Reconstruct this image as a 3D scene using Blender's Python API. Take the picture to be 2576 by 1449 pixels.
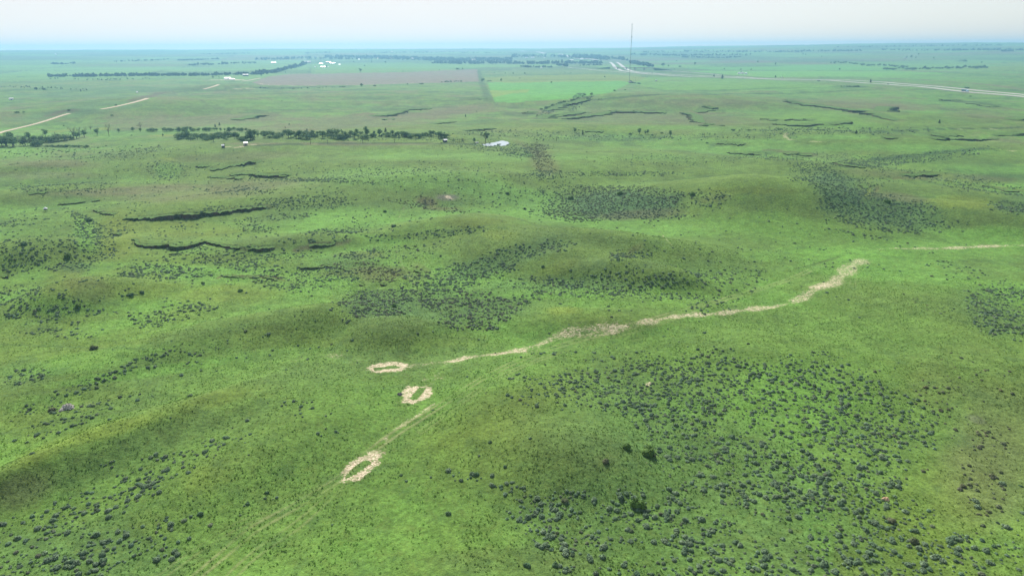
import bpy, math, random
import numpy as np
from mathutils import Matrix, Vector

for o in list(bpy.data.objects):
    bpy.data.objects.remove(o, do_unlink=True)
scene = bpy.context.scene
COL = scene.collection
rnd = random.Random(7)
nrs = np.random.RandomState(11)

# ------------------------------------------------------------------ camera
CAM_H = 90.0
PITCH = math.radians(19.33)
ROLL = math.radians(-0.25)
cam_data = bpy.data.cameras.new("camera")
cam_data.sensor_width = 36.0
cam_data.lens = 24.0
cam_data.clip_start = 0.5
cam_data.clip_end = 300000.0
cam = bpy.data.objects.new("camera", cam_data)
COL.objects.link(cam)
ROT = Matrix.Rotation(math.pi / 2 - PITCH, 3, 'X') @ Matrix.Rotation(ROLL, 3, 'Z')
cam.matrix_world = Matrix.Translation((0, 0, CAM_H)) @ ROT.to_4x4()
scene.camera = cam

# ------------------------------------------------------------------ world, sun, exposure
SUN_EL = math.radians(41)
SUN_AZ = math.radians(-15)      # measured from the view direction, clockwise positive
world = bpy.data.worlds.new("World")
scene.world = world
world.use_nodes = True
wn, wl = world.node_tree.nodes, world.node_tree.links
wn.clear()
wout = wn.new('ShaderNodeOutputWorld')
wbg = wn.new('ShaderNodeBackground')
sky = wn.new('ShaderNodeTexSky')
sky.sky_type = 'NISHITA'
sky.sun_disc = False
sky.sun_elevation = SUN_EL
sky.sun_rotation = SUN_AZ
sky.altitude = 600
sky.air_density = 1.0
sky.dust_density = 1.2
sky.ozone_density = 1.0
wtc = wn.new('ShaderNodeTexCoord')
wmap = wn.new('ShaderNodeMapping')
wmap.inputs['Scale'].default_value = (1.0, 1.0, 5.0)
wnoi = wn.new('ShaderNodeTexNoise')
wnoi.inputs['Scale'].default_value = 1.6
wnoi.inputs['Detail'].default_value = 4
wramp = wn.new('ShaderNodeMapRange')
wramp.inputs['From Min'].default_value = 0.3
wramp.inputs['From Max'].default_value = 0.7
wramp.inputs['To Min'].default_value = 0.84
wramp.inputs['To Max'].default_value = 0.98
wmix = wn.new('ShaderNodeMix')
wmix.data_type = 'RGBA'
wmix.inputs[7].default_value = (7.75, 7.6, 7.6, 1)      # thin bright cirrus veil
wbg.inputs['Strength'].default_value = 0.08
wl.new(wtc.outputs['Generated'], wmap.inputs['Vector'])
wl.new(wmap.outputs['Vector'], wnoi.inputs['Vector'])
wl.new(wnoi.outputs['Fac'], wramp.inputs['Value'])
wsep = wn.new('ShaderNodeSeparateXYZ')
wl.new(wtc.outputs['Generated'], wsep.inputs[0])
wr2 = wn.new('ShaderNodeMapRange')           # the veil thins out towards the right
wr2.interpolation_type = 'SMOOTHSTEP'
for _k, _v in (('From Min', -0.1), ('From Max', 0.75), ('To Min', 1.0), ('To Max', 0.55)):
    wr2.inputs[_k].default_value = _v
wl.new(wsep.outputs['X'], wr2.inputs['Value'])
wmul = wn.new('ShaderNodeMath'); wmul.operation = 'MULTIPLY'
wl.new(wramp.outputs['Result'], wmul.inputs[0]); wl.new(wr2.outputs['Result'], wmul.inputs[1])
wr3 = wn.new('ShaderNodeMapRange')           # ... and overhead
for _k, _v in (('From Min', 0.12), ('From Max', 0.6), ('To Min', 1.0), ('To Max', 0.25)):
    wr3.inputs[_k].default_value = _v
wl.new(wsep.outputs['Z'], wr3.inputs['Value'])
wmul2 = wn.new('ShaderNodeMath'); wmul2.operation = 'MULTIPLY'
wl.new(wmul.outputs[0], wmul2.inputs[0]); wl.new(wr3.outputs['Result'], wmul2.inputs[1])
wl.new(wmul2.outputs[0], wmix.inputs[0])
wl.new(sky.outputs['Color'], wmix.inputs[6])
wl.new(wmix.outputs[2], wbg.inputs['Color'])
wl.new(wbg.outputs['Background'], wout.inputs['Surface'])

sun_data = bpy.data.lights.new("sun", 'SUN')
sun_data.energy = 5.0
sun_data.angle = math.radians(0.6)
sun_data.color = (1.0, 0.95, 0.86)
sun = bpy.data.objects.new("sun", sun_data)
COL.objects.link(sun)
sdir = Vector((math.sin(SUN_AZ) * math.cos(SUN_EL), math.cos(SUN_AZ) * math.cos(SUN_EL), math.sin(SUN_EL)))
sun.rotation_euler = sdir.to_track_quat('Z', 'Y').to_euler()
sun.location = (0, 0, 400)

scene.view_settings.view_transform = 'Standard'
scene.view_settings.look = 'None'
scene.view_settings.gamma = 1
scene.view_settings.exposure = 0.60
scene.cycles.use_denoising = True
scene.cycles.max_bounces = 4
scene.cycles.volume_bounces = 0
scene.cycles.diffuse_bounces = 2
scene.cycles.glossy_bounces = 2
scene.cycles.transmission_bounces = 2
scene.cycles.transparent_max_bounces = 8

# ------------------------------------------------------------------ numeric helpers
# photo positions are noted on a 2576 x 1449 view of the photograph
FD = 2000.0 * 2576 / 3000
R3 = np.array(ROT)
CX, CY = 1288.0, 724.3

def T(i, *p):       # enlargements of the top band (four of them)
    x0 = (0, 644, 1288, 1932)[i]
    return [(x0 + p[k] / 4, 85.9 + p[k + 1] / 4) for k in range(0, len(p), 2)]

def M(i, *p):       # enlargements of the middle band
    x0 = (0, 858.7, 1717.4)[i]
    return [(x0 + p[k] / 3, 429.3 + p[k + 1] / 3) for k in range(0, len(p), 2)]

def B(i, *p):       # enlargements of the bottom band
    x0 = (0, 858.7, 1717.4)[i]
    return [(x0 + p[k] * .37743, 901.6 + p[k + 1] * .37743) for k in range(0, len(p), 2)]

def D(*p):
    return [(p[k], p[k + 1]) for k in range(0, len(p), 2)]

def hash01(ix, iy, seed):
    h = (ix.astype(np.int64) * 374761393 + iy.astype(np.int64) * 668265263 + seed * 974634777) & 0xffffffff
    h = ((h ^ (h >> 13)) * 1274126177) & 0xffffffff
    h = (h ^ (h >> 16)) & 0xffffffff
    h = (h * 2246822519) & 0xffffffff
    return ((h ^ (h >> 15)) & 0xffffff) / float(0x1000000)

def noise(x, y, lam, seed=0):       # value-gradient noise, about -1..1
    x = np.asarray(x, float) / lam + 137.3 * seed
    y = np.asarray(y, float) / lam - 91.7 * seed
    ix, iy = np.floor(x), np.floor(y)
    fx, fy = x - ix, y - iy
    ux, uy = fx * fx * fx * (fx * (fx * 6 - 15) + 10), fy * fy * fy * (fy * (fy * 6 - 15) + 10)
    def g(dx, dy):
        a = hash01(ix + dx, iy + dy, seed) * 2 * math.pi
        return np.cos(a) * (fx - dx) + np.sin(a) * (fy - dy)
    n0 = g(0, 0) * (1 - ux) + g(1, 0) * ux
    n1 = g(0, 1) * (1 - ux) + g(1, 1) * ux
    return (n0 * (1 - uy) + n1 * uy) * 1.5

def fbm(x, y, lam, octs=4, seed=0, gain=.5):
    s, a, t = 0, 1.0, 0
    for o in range(octs):
        s = s + a * noise(x, y, lam / 2 ** o, seed + o * 7)
        t += a
        a *= gain
    return s / t * 1.4

def sstep(a, b, x):
    t = np.clip((x - a) / (b - a), 0, 1)
    return t * t * (3 - 2 * t)

def rays(px, py):
    v = np.stack([(np.asarray(px, float) - CX) / FD, -(np.asarray(py, float) - CY) / FD, -np.ones_like(np.asarray(px, float))], -1)
    v /= np.linalg.norm(v, axis=-1, keepdims=True)
    return v @ R3.T

def to_px(x, y, z):
    v = np.stack([x, y, z - CAM_H], -1) @ R3
    w = np.where(v[..., 2] < -1e-3, -v[..., 2], np.nan)
    return CX + FD * v[..., 0] / w, CY - FD * v[..., 1] / w

def on_plane(px, py, z):
    d = rays(px, py)
    t = (z - CAM_H) / d[..., 2]
    return d[..., 0] * t, d[..., 1] * t

def poly_dist(X, Y, pts, reach):
    """distance to an open polyline, side (+1 = on its far side from the camera) and length along it; inf beyond reach"""
    best = np.full(X.shape, np.inf); side = np.zeros(X.shape); along = np.zeros(X.shape); frac = np.zeros(X.shape)
    acc = 0.0
    P = np.asarray(pts, float)
    idx = np.nonzero((X > P[:, 0].min() - reach) & (X < P[:, 0].max() + reach) & (Y > P[:, 1].min() - reach) & (Y < P[:, 1].max() + reach))
    if len(idx[0]) == 0:
        return best, side, along, frac
    x, y = X[idx], Y[idx]
    b = np.full(x.shape, np.inf); s_ = np.zeros(x.shape); al = np.zeros(x.shape); fr = np.zeros(x.shape)
    for k in range(len(P) - 1):
        a, c = P[k], P[k + 1]
        d = c - a
        L = math.hypot(*d) + 1e-9
        t = np.clip(((x - a[0]) * d[0] + (y - a[1]) * d[1]) / L ** 2, 0, 1)
        ex, ey = x - a[0] - t * d[0], y - a[1] - t * d[1]
        dist = np.hypot(ex, ey)
        m = dist < b
        b = np.where(m, dist, b)
        cr = np.sign(d[0] * (y - a[1]) - d[1] * (x - a[0]))
        mid = (a + c) / 2
        camside = np.sign(d[0] * (0 - mid[1]) - d[1] * (0 - mid[0]))
        s_ = np.where(m, -cr * camside, s_)
        al = np.where(m, acc + t * L, al)
        fr = np.where(m, k + t, fr)
        acc += L
    best[idx] = b; side[idx] = s_; along[idx] = al; frac[idx] = fr
    best[best > reach] = np.inf
    return best, side, along, frac

def dense(pts, n=6):        # Catmull-Rom through the points
    P = [np.array(p, float) for p in pts]
    P = [2 * P[0] - P[1]] + P + [2 * P[-1] - P[-2]]
    out = []
    for k in range(1, len(P) - 2):
        for j in range(n):
            t = j / n
            a, b, c, d = P[k - 1:k + 3]
            out.append(.5 * (2 * b + (c - a) * t + (2 * a - 5 * b + 4 * c - d) * t * t + (3 * b - a - 3 * c + d) * t ** 3))
    out.append(P[-2])
    return np.array(out)

# ------------------------------------------------------------------ terrain height
# knolls and ridges: crest point in the view, crest height, half width across and in depth (metres), turn (degrees)
HILLS = [
    # x, y, height, half-width, half-depth, turn
    (90, 1135, 3.8, 34, 6, 20), (320, 1070, 3.6, 34, 6.5, 22), (500, 1025, 2.6, 28, 8, 24),
    (300, 880, 3, 40, 11, 18),
    (680, 778, 6.4, 34, 13, 4), (820, 772, 6.0, 24, 12, 0),
    (985, 785, 8.6, 18, 11.5, 0),
    (1470, 768, 6.4, 30, 10, 3), (1700, 748, 3.5, 40, 10, 6),
    (1180, 540, 10, 38, 21.6, 0), (1400, 590, 10, 52.2, 23.4, 0),
    (1470, 655, 5.5, 24.7, 12.6, 4), (1640, 665, 8.1, 22.8, 11.7, 0), (1560, 600, 4.05, 57, 23.4, 0),
    (1860, 462, 14.9, 71.2, 36, -6), (1990, 500, 8.1, 52.2, 45, -10),
    (190, 690, 10, 22.8, 16.2, 0), (50, 600, 9.45, 36.1, 19.8, 0), (40, 470, 8.1, 57, 27, 0), (50, 412, 6, 40, 25, 0),
    (2480, 515, 10.8, 57, 23.4, -8), (2350, 470, 5.4, 66.5, 27, 0),
    (1330, 1010, 4.5, 24, 26, 8), (1480, 1125, 4, 16, 12, 0),
    (760, 1010, 3, 34, 20, 20), (520, 1190, 2.6, 20, 10, 24),
    (2350, 750, 6, 40, 26, -18), (2520, 900, 5, 24, 20, -24),
    (2060, 880, 3, 45, 20, -4), (1200, 460, 5.4, 66.5, 27, 0),
    (830, 585, 4.2, 32.3, 10.8, 0), (620, 600, 2.6, 42.8, 16.2, 0), (700, 480, 6.75, 114, 36, 0), (1100, 420, 8.4, 120, 60, 0),
    (900, 365, 10.8, 170, 90, 0), (550, 380, 7.2, 100, 60, 0), (2050, 338, 8.4, 110, 60, 0), (2300, 355, 7.2, 120, 60, 0),
    (2100, 415, 6, 60, 30, 0), (1600, 395, 8.4, 130, 70, 0),
    (300, 262, 12, 160, 120, 0), (900, 330, 9.6, 200, 90, 0), (1500, 240, 9.6, 260, 150, 0), (1750, 250, 9.6, 220, 120, 0),
    (2150, 300, 8.4, 160, 80, 0), (2400, 290, 8.4, 160, 80, 0), (1700, 310, 7.2, 180, 60, 0),
    (560, 212, 12, 120, 120, 0), (640, 240, 9.6, 300, 200, 0),
]
hill_w = []
for (hx, hy, hh, hw, hd, tn) in HILLS:
    wx, wy = on_plane(np.array(hx), np.array(hy), hh * .8)
    hill_w.append((float(wx), float(wy), hh * (.58 if 700 < hy < 860 else .78 if hy > 600 else .9), hw, hd, math.radians(tn)))

def H_base(x, y, hills=True):
    x = np.asarray(x, float); y = np.asarray(y, float)
    r = np.hypot(x, y)
    z = 1.3 * fbm(x, y, 95, 3, 3) * sstep(20, 120, r)
    z = z + 0.22 * noise(x, y, 13, 5)
    z = z + 3.2 * fbm(x, y, 420, 3, 21) * sstep(250, 900, r)
    z = z + 7 * fbm(x, y, 1700, 3, 31) * sstep(900, 3500, r)
    z = z + 9 * fbm(x, y * 1.6, 3500, 3, 41) * sstep(3500, 9000, r)
    # the far country climbs gently to the right and drops off on the left
    az = np.arctan2(x, np.maximum(y, 1))
    z = z + sstep(3500, 10300, r) * (88 + 36 * sstep(0.02, 0.5, az)) - 2
    for (wx, wy, hh, hw, hd, tn) in (hill_w if hills else []):
        dx, dy = x - wx, y - wy
        m = np.hypot(dx, dy) < 3.2 * max(hw, hd)
        if not np.any(m):
            continue
        dx, dy = dx[m], dy[m]
        # across = perpendicular to the line of sight
        a = math.atan2(wx, wy) + tn * -1
        ca, sa = math.cos(a), math.sin(a)
        u = (dx * ca - dy * sa) / hw
        v = (dx * sa + dy * ca) / hd
        q = np.sqrt(u * u + v * v) * (1 + .16 * noise(x[m], y[m], max(hw, hd) * .9, int(hh * 10)))
        z[m] += hh * np.exp(-q ** 2.7 * .9)
    return z

def march(px, py, hf, t0=60.0, t1=10200.0, n=420):
    """points where the view rays meet the height function"""
    px = np.atleast_1d(np.asarray(px, float)); py = np.atleast_1d(np.asarray(py, float))
    d = rays(px, py)
    ts = t0 * (t1 / t0) ** (np.arange(n) / (n - 1.0))
    prev = CAM_H - np.zeros(len(px)); tp = np.full(len(px), t0); hit = np.full(len(px), np.nan)
    gap0 = CAM_H + d[:, 2] * t0 - hf(d[:, 0] * t0, d[:, 1] * t0)
    for t in ts[1:]:
        gap = CAM_H + d[:, 2] * t - hf(d[:, 0] * t, d[:, 1] * t)
        m = np.isnan(hit) & (gap <= 0)
        f = gap0 / np.maximum(gap0 - gap, 1e-9)
        hit = np.where(m, tp + (t - tp) * np.clip(f, 0, 1), hit)
        gap0 = gap; tp = np.full(len(px), t)
        if not np.any(np.isnan(hit)):
            break
    hit = np.where(np.isnan(hit), t1, hit)
    x, y = d[:, 0] * hit, d[:, 1] * hit
    return x, y

# ------------------------------------------------------------------ terrain sheet: a polar grid round the point below the camera
az = list(np.radians(np.linspace(-47, 47, 1050)))
step = az[1] - az[0]
a_ = az[-1]; ext = []
while a_ < math.pi:
    step *= 1.12
    a_ += step
    ext.append(a_)
ext = [e for e in ext if e < math.pi - .02] + [math.pi]
AZ = np.array([-e for e in ext[::-1]] + az + ext)
rr = [0.01, 15, 30, 45, 58, 68, 76]
r = 80.0
while r < 10500:
    rr.append(r)
    r += min(2.6 * r * r / (CAM_H * 2000) * (1 + (CAM_H / r) ** 2), r * .011)
RR = np.array(rr)
gA, gR = np.meshgrid(AZ, RR)
GX, GY = gR * np.sin(gA), gR * np.cos(gA)

def grid_z(GZ, x, y):
    """height of the terrain sheet itself (bilinear on its grid)"""
    x = np.asarray(x, float); y = np.asarray(y, float)
    a = np.arctan2(x, y); r = np.hypot(x, y)
    j = np.clip(np.searchsorted(AZ, a) - 1, 0, len(AZ) - 2)
    i = np.clip(np.searchsorted(RR, r) - 1, 0, len(RR) - 2)
    fa = (a - AZ[j]) / (AZ[j + 1] - AZ[j]); fr = (r - RR[i]) / (RR[i + 1] - RR[i])
    return (GZ[i, j] * (1 - fa) + GZ[i, j + 1] * fa) * (1 - fr) + (GZ[i + 1, j] * (1 - fa) + GZ[i + 1, j + 1] * fa) * fr

GZ0 = H_base(GX, GY)

def W(pts, hf=None):        # view points -> ground points (n, 2)
    a = np.array(pts, float)
    x, y = march(a[:, 0], a[:, 1], hf or (lambda x, y: grid_z(GZ0, x, y)))
    return np.stack([x, y], 1)

# --- roads (carriageways of the highway, the crossing road, the dirt road)
ROADS = {
 'highway_near': (W(dense(D(2590, 246.3) + T(3, 2576, 635, 2048, 588, 1500, 530, 1000, 495, 600, 470) + T(2, 2576, 458, 2200, 440, 1800, 430, 1500, 413, 1300, 398, 1140, 377, 1050, 348, 1025, 318, 985, 282), 3)), 5.5),
 'highway_far': (W(dense(D(2590, 240.5) + T(3, 2576, 612, 1900, 550, 1300, 497, 900, 470, 560, 461) + T(2, 2576, 451, 2250, 433, 1800, 417, 1500, 402, 1300, 387, 1200, 373, 1140, 345, 1100, 315, 1050, 282), 3)), 5.5),
 'side': (W(dense(T(2, 2100, 414, 1800, 388, 1450, 362), 3)), 4),
 'link': (W(dense(T(2, 1150, 392, 880, 367, 700, 350, 560, 336), 3)), 4),
}
DIRT = [T(0, -40, 1005, 250, 935, 500, 865, 700, 793), T(0, 1020, 762, 1200, 725, 1400, 675, 1570, 616),
        T(0, 2050, 560, 2150, 528, 2250, 490), T(0, 2440, 478, 2576, 455) + T(1, 200, 405, 400, 350, 520, 300)]
def no_jump(P):
    s = np.hypot(*np.diff(P, axis=0).T)
    for i in range(2, len(s)):
        if s[i] > 2.2 * max(np.median(s[:i]), s[i - 1]):
            return P[:i + 1]
    return P
DIRTW = [no_jump(W(dense(p, 4))) for p in DIRT]
FLAT = []
for k, (p, hw) in ROADS.items():
    FLAT.append((p, 14.0, 60.0))
for p in DIRTW:
    FLAT.append((p, 4.0, 18.0))
flat_h = []
for (p, a, b) in FLAT:
    h = H_base(p[:, 0], p[:, 1])
    for _ in range(4):
        h = np.convolve(np.pad(h, 1, mode='edge'), [.25, .5, .25], 'valid')
    flat_h.append(h)

POND = [W(T(1, 2262, 1093, 2300, 1079, 2400, 1074, 2480, 1066, 2520, 1075, 2546, 1095, 2520, 1112, 2485, 1121, 2440, 1108, 2350, 1104)),
        W(D(1372, 441, 1380, 437, 1390, 436.5, 1386, 439.5, 1378, 442))]
def pond_level(p):
    return float(np.min(H_base(p[:, 0], p[:, 1]))) - .1
pond_z = [pond_level(p) for p in POND]

# --- eroded banks: upper edge in the view, drop in metres, how far the low side takes to climb back
SCARPS = [
 (M(0, 430, 232, 560, 232, 640, 222, 780, 206), 2.0), (M(0, 735, 285, 820, 312, 920, 318), 1.8),
 (M(0, 885, 355, 1000, 350, 1120, 345, 1250, 335, 1350, 320, 1500, 316, 1700, 296, 1900, 273, 2040, 260, 2150, 270), 3.0),
 (M(0, 868, 462, 945, 472), 2.0),
 (M(0, 885, 513, 1015, 511, 1050, 530, 1100, 552, 1180, 556, 1290, 549, 1340, 566, 1420, 556, 1535, 528, 1600, 532, 1685, 556, 1800, 566, 1880, 578, 1895, 556, 1960, 578, 2100, 574, 2230, 585), 3.0), (M(0, 1250, 600, 1400, 590), 1.4),
 (M(0, 2230, 715, 2350, 722, 2470, 710, 2576, 732), 2.0), (M(0, 2300, 560, 2420, 548, 2576, 538), 1.6), (M(0, -40, 815, 40, 778, 100, 772), 2.2),
 (M(0, 170, 168, 260, 158, 400, 140), 1.2), (M(0, 1740, 12, 2000, 18, 2240, 24), 2.0),
 (M(0, 1640, 815, 1700, 796, 2000, 800, 2150, 830), 1.0), (M(1, 120, 852, 200, 862), 1.6), (M(1, 290, 840, 380, 862), 1.8),
 (M(1, 20, 730, 90, 755), 1.4), (M(1, 550, 735, 620, 775), 1.2),
 (T(2, 340, 853, 600, 825, 800, 800, 900, 783, 1000, 768, 1060, 766, 1130, 775, 1240, 766, 1400, 777, 1600, 774), 3.0),
 (T(2, 310, 828, 500, 800, 690, 771), 2.0), (T(2, 1780, 775, 1850, 770, 1890, 750, 1905, 730, 1960, 724, 2060, 728), 3.2),
 (T(2, 1800, 780, 1850, 795, 1920, 822, 1930, 850, 1960, 880, 2040, 890), 3.6), (T(2, 1870, 935, 1930, 900, 2040, 898, 2050, 925), 4.5),
 (T(3, -20, 880, 60, 850, 130, 860, 240, 850, 380, 855, 450, 850, 530, 875), 3.4), (T(3, 75, 895, 200, 900, 330, 906, 430, 888), 3.4),
 (T(3, 550, 900, 680, 882, 760, 871), 3.0), (T(3, 280, 650, 360, 690, 560, 715, 750, 737, 950, 762, 1050, 772, 1090, 725, 1160, 720), 4.0),
 (T(3, 1060, 775, 1180, 800, 1310, 850, 1420, 865), 3.0), (T(3, 1100, 1022, 1280, 1022), 3.0), (T(3, 1600, 995, 1720, 1002, 1900, 998), 2.2),
 (T(3, 1500, 1036, 1800, 1040, 2050, 1045, 2380, 1045), 4.0), (T(3, 2180, 1008, 2280, 1000, 2400, 985, 2600, 990), 3.0),
 (T(3, 130, 1188, 320, 1195, 360, 1205, 480, 1210), 2.4), (T(3, -20, 1225, 130, 1230), 2.0), (T(3, 700, 1283, 880, 1322, 1050, 1340), 2.4),
 (T(3, 1270, 1405, 1480, 1400, 1700, 1390), 2.0), (T(3, 1890, 648, 2100, 688, 2300, 710, 2600, 775), 3.2), (T(3, 2300, 852, 2450, 835, 2600, 825), 3.0),
 (T(1, 1050, 825, 1300, 798, 1420, 763, 1560, 750, 1800, 740), 3.0), (T(1, 1230, 850, 1400, 845), 3.4), (T(1, 0, 1262, 100, 1277), 2.0),
 (T(1, 0, 1398, 150, 1396, 280, 1393, 410, 1408), 2.0), (T(1, 2050, 665, 2250, 640), 2.2), (T(1, 2000, 968, 2230, 950, 2400, 940), 2.0),
 (T(1, 1650, 905, 1900, 880, 2200, 866), 1.8), (T(2, 700, 963, 960, 966), 2.6), (T(2, 2150, 1178, 2300, 1188, 2450, 1195, 2576, 1218), 2.8),
 (T(2, 2050, 1082, 2200, 1085, 2400, 1092), 2.0), (T(2, 230, 860, 270, 800, 260, 770, 360, 740, 450, 700, 600, 675, 740, 612), 3.5),
 (T(0, 2080, 1352, 2200, 1340, 2330, 1308, 2480, 1280, 2600, 1262), 2.2), (T(0, 1960, 1308, 2050, 1310, 2170, 1314), 2.4),
 (T(0, 2270, 856, 2400, 845, 2480, 820, 2600, 806), 3.0), (T(0, 110, 1312, 180, 1298, 260, 1300), 1.8), (T(0, 2300, 1395, 2450, 1400), 1.4),
 (T(0, 2100, 1412, 2250, 1420, 2500, 1432), 1.5),
 (M(2, 1630, 20, 1750, 16, 1900, 10), 1.5), (M(2, 2230, 98, 2330, 112, 2440, 140, 2576, 152), 1.6), (M(2, 1380, 92, 1440, 150), 1.2),
]
SC_W = [(W(dense(p, 5)), d) for p, d in SCARPS]

def H(x, y, want_soil=False):
    x = np.asarray(x, float); y = np.asarray(y, float)
    z = GZ0.copy()
    for (p, a, b), h in zip(FLAT, flat_h):
        d, s, al, fr = poly_dist(x, y, p, b)
        m = np.isfinite(d)
        if np.any(m):
            hr = np.interp(fr, np.arange(len(h)), h)
            w = 1 - sstep(a, b, np.where(m, d, b))
            z = z * (1 - w) + hr * w
    soil = np.zeros(z.shape)
    wob_all = 1.3 * noise(x, y, 9, 77) + .7 * noise(x, y, 3.5, 78)
    for (p, dep) in SC_W:
        wob = wob_all
        d, s, al, fr = poly_dist(x, y, p, 60)
        m = np.isfinite(d)
        if not np.any(m):
            continue
        L = np.sum(np.hypot(*np.diff(p, axis=0).T))
        taper = sstep(0, .12 * L + 3, al) * sstep(0, .12 * L + 3, L - al)
        sd = np.where(m, d, 99) * s + wob         # positive beyond the lip
        dist = np.hypot(p[:, 0].mean(), p[:, 1].mean())
        lip = max(.8, .8 * 2.6 * dist * dist / 180000)
        back = 6 + dist * .03
        low = np.where(sd < 0, np.exp(-(-sd / back) ** 1.6), 0)
        fall = 1 - sstep(-lip, 0, sd)
        k = np.zeros(x.shape); k[m] = .75 + .6 * noise(al[m], al[m] * 0, 23, 9)
        dz = .62 * dep * np.clip(k, .25, 1.2) * taper * low * fall
        z = np.where(m, z - dz, z)
        sl = sstep(-lip * 1.9, -lip * 1.1, sd) * (1 - sstep(-.05 * lip, lip * .35, sd)) * taper * np.clip(k + .3, .3, 1)
        soil = np.where(m, np.maximum(soil, sl * (.6 if dist < 500 else .25)), soil)
    for p, pz in zip(POND, pond_z):
        c = p.mean(0)
        ang = np.arctan2(y - c[1], x - c[0])
        pa = np.arctan2(p[:, 1] - c[1], p[:, 0] - c[0]); pr = np.hypot(p[:, 0] - c[0], p[:, 1] - c[1])
        o = np.argsort(pa)
        rad = np.interp(ang, pa[o], pr[o], period=2 * math.pi)
        q = np.hypot(x - c[0], y - c[1]) - rad
        S = pr.max()
        w = 1 - sstep(2, S * 1.2, q)
        z = z * (1 - w) + (pz + .35 - .9 * (1 - sstep(-3, 1, q)) * (1 if S > 8 else .5)) * w
    if want_soil:
        return z, soil
    return z

GZ, GSOIL = H(GX, GY, True)
print("grid", GX.shape)

def ground_z(x, y):
    return grid_z(GZ, x, y)

def G(pts):                 # view points -> (x, y, z) on the finished terrain
    a = np.array(pts, float)
    x, y = march(a[:, 0], a[:, 1], ground_z, 70, 10200, 560)
    return np.stack([x, y, ground_z(x, y)], 1)

PX, PY = to_px(GX, GY, GZ)
PX = np.where(np.isnan(PX), -9999, PX); PY = np.where(np.isnan(PY), 3000, PY)

# ------------------------------------------------------------------ what grows where (albedo), plus painted light and shade on the left ridge
def c3(r, g, b):
    return np.array([r, g, b], float)
GRASS = c3(.101, .184, .038); LUSH = c3(.108, .238, .040); YELLOW = c3(.152, .205, .034); DULL = c3(.080, .134, .040)
DRY = c3(.128, .112, .068); SAGE = c3(.042, .088, .036); RUST = c3(.110, .098, .045); SOIL = c3(.062, .045, .034)
LIGHT = c3(.120, .255, .055); STRAW = c3(.50, .40, .27); GREYSOIL = c3(.13, .125, .10)
color = np.empty(GX.shape + (3,)); color[:] = GRASS

def blend(mask, c, s=1.0):
    m = np.clip(mask * s, 0, 1)[..., None]
    color[:] = color * (1 - m) + c * m

wx_ = fbm(GX, GY, 60, 3, 101); wy_ = fbm(GX, GY, 60, 3, 111)
n_big = fbm(GX, GY, 260, 4, 121); n_mid = fbm(GX, GY, 55, 4, 131); n_small = fbm(GX, GY, 14, 4, 141)
n_far = fbm(GX, GY, 1500, 4, 151)
dist_v = np.hypot(GX, GY)
blend(sstep(.0, .6, n_mid), LUSH, .55)
blend(sstep(.05, .6, -n_mid + .2 * n_small), DULL, .42)
blend(sstep(.15, .7, n_big + .4 * n_small), DULL, .3)
blend(sstep(.15, .6, -n_big + .3 * n_small), YELLOW, .30)
far_w = sstep(500, 900, dist_v)
blend(far_w * sstep(-.15, .35, n_big * .6 + n_mid * .5 + n_small * .25), DRY, .55)
blend(far_w * sstep(.1, .5, -n_big * .5 - n_mid * .6 + .2 * n_small), SAGE, .7)
blend(far_w * sstep(.0, .5, n_far * .7 - n_mid * .5), LUSH, .8)
n_dk = fbm(GX, GY, 120, 5, 161, .62); n_dk2 = fbm(GX, GY, 34, 4, 163, .65)
mid_w = sstep(300, 520, dist_v)
blend(mid_w * sstep(.02, .30, n_dk + .35 * n_small), SAGE, .62)
blend(mid_w * sstep(.05, .35, n_dk2 + .3 * n_mid), DULL * .8, .55)
blend(mid_w * sstep(.10, .40, -n_dk2 + .3 * n_big), LIGHT * .95, .45)
blend(far_w * sstep(.10, .38, -n_dk - .3 * n_small), DRY * 1.1, .5)
vf = sstep(2500, 4500, dist_v)
blend(vf * sstep(-.1, .3, n_far), LIGHT, .55)
blend(vf * sstep(.1, .4, -n_far + .3 * n_big), DRY, .6)
blend(vf * sstep(.1, .35, fbm(GX, GY * .6, 2600, 4, 171)), SAGE, .7)

# dry thin grass on the knolls, fresh grass in the low ground between them
knoll = GZ0 - H_base(GX, GY, False)
blend(sstep(1.0, 4.2, knoll + .8 * n_mid + .5 * n_small) * (1 - sstep(900, 1500, dist_v)), c3(.104, .160, .036), .55)
blend((1 - sstep(.1, 1.0, knoll)) * sstep(-.35, .15, n_mid + .5 * n_big + .25 * n_small) * sstep(170, 300, dist_v) * (1 - .5 * sstep(1300, 2200, dist_v)), c3(.122, .262, .050), .55)
# farmland parcels on the far plain
fu = (GX * .96 + GY * .27 + 60 * noise(GX, GY, 2500, 33)); fvv = (-GX * .27 + GY * .96)
ci, cj = np.floor(fu / 640), np.floor(fvv / 430)
hsh = hash01(ci, cj, 5)
pf = sstep(2300, 3200, dist_v)
for lo, hi, cc, st in ((0, .2, LIGHT, .6), (.2, .36, DRY * 1.15, .5), (.36, .5, SAGE * 1.2, .5), (.5, .66, LUSH * 1.1, .6), (.66, .74, YELLOW, .4)):
    blend(pf * ((hsh >= lo) & (hsh < hi)), cc, st)
eu = np.minimum(fu / 640 - ci, 1 - (fu / 640 - ci)) * 640; ev = np.minimum(fvv / 430 - cj, 1 - (fvv / 430 - cj)) * 430
blend(pf * (np.minimum(eu, ev * .6) < 14) * (n_small > -.15), SAGE * .7, .55)
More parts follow.
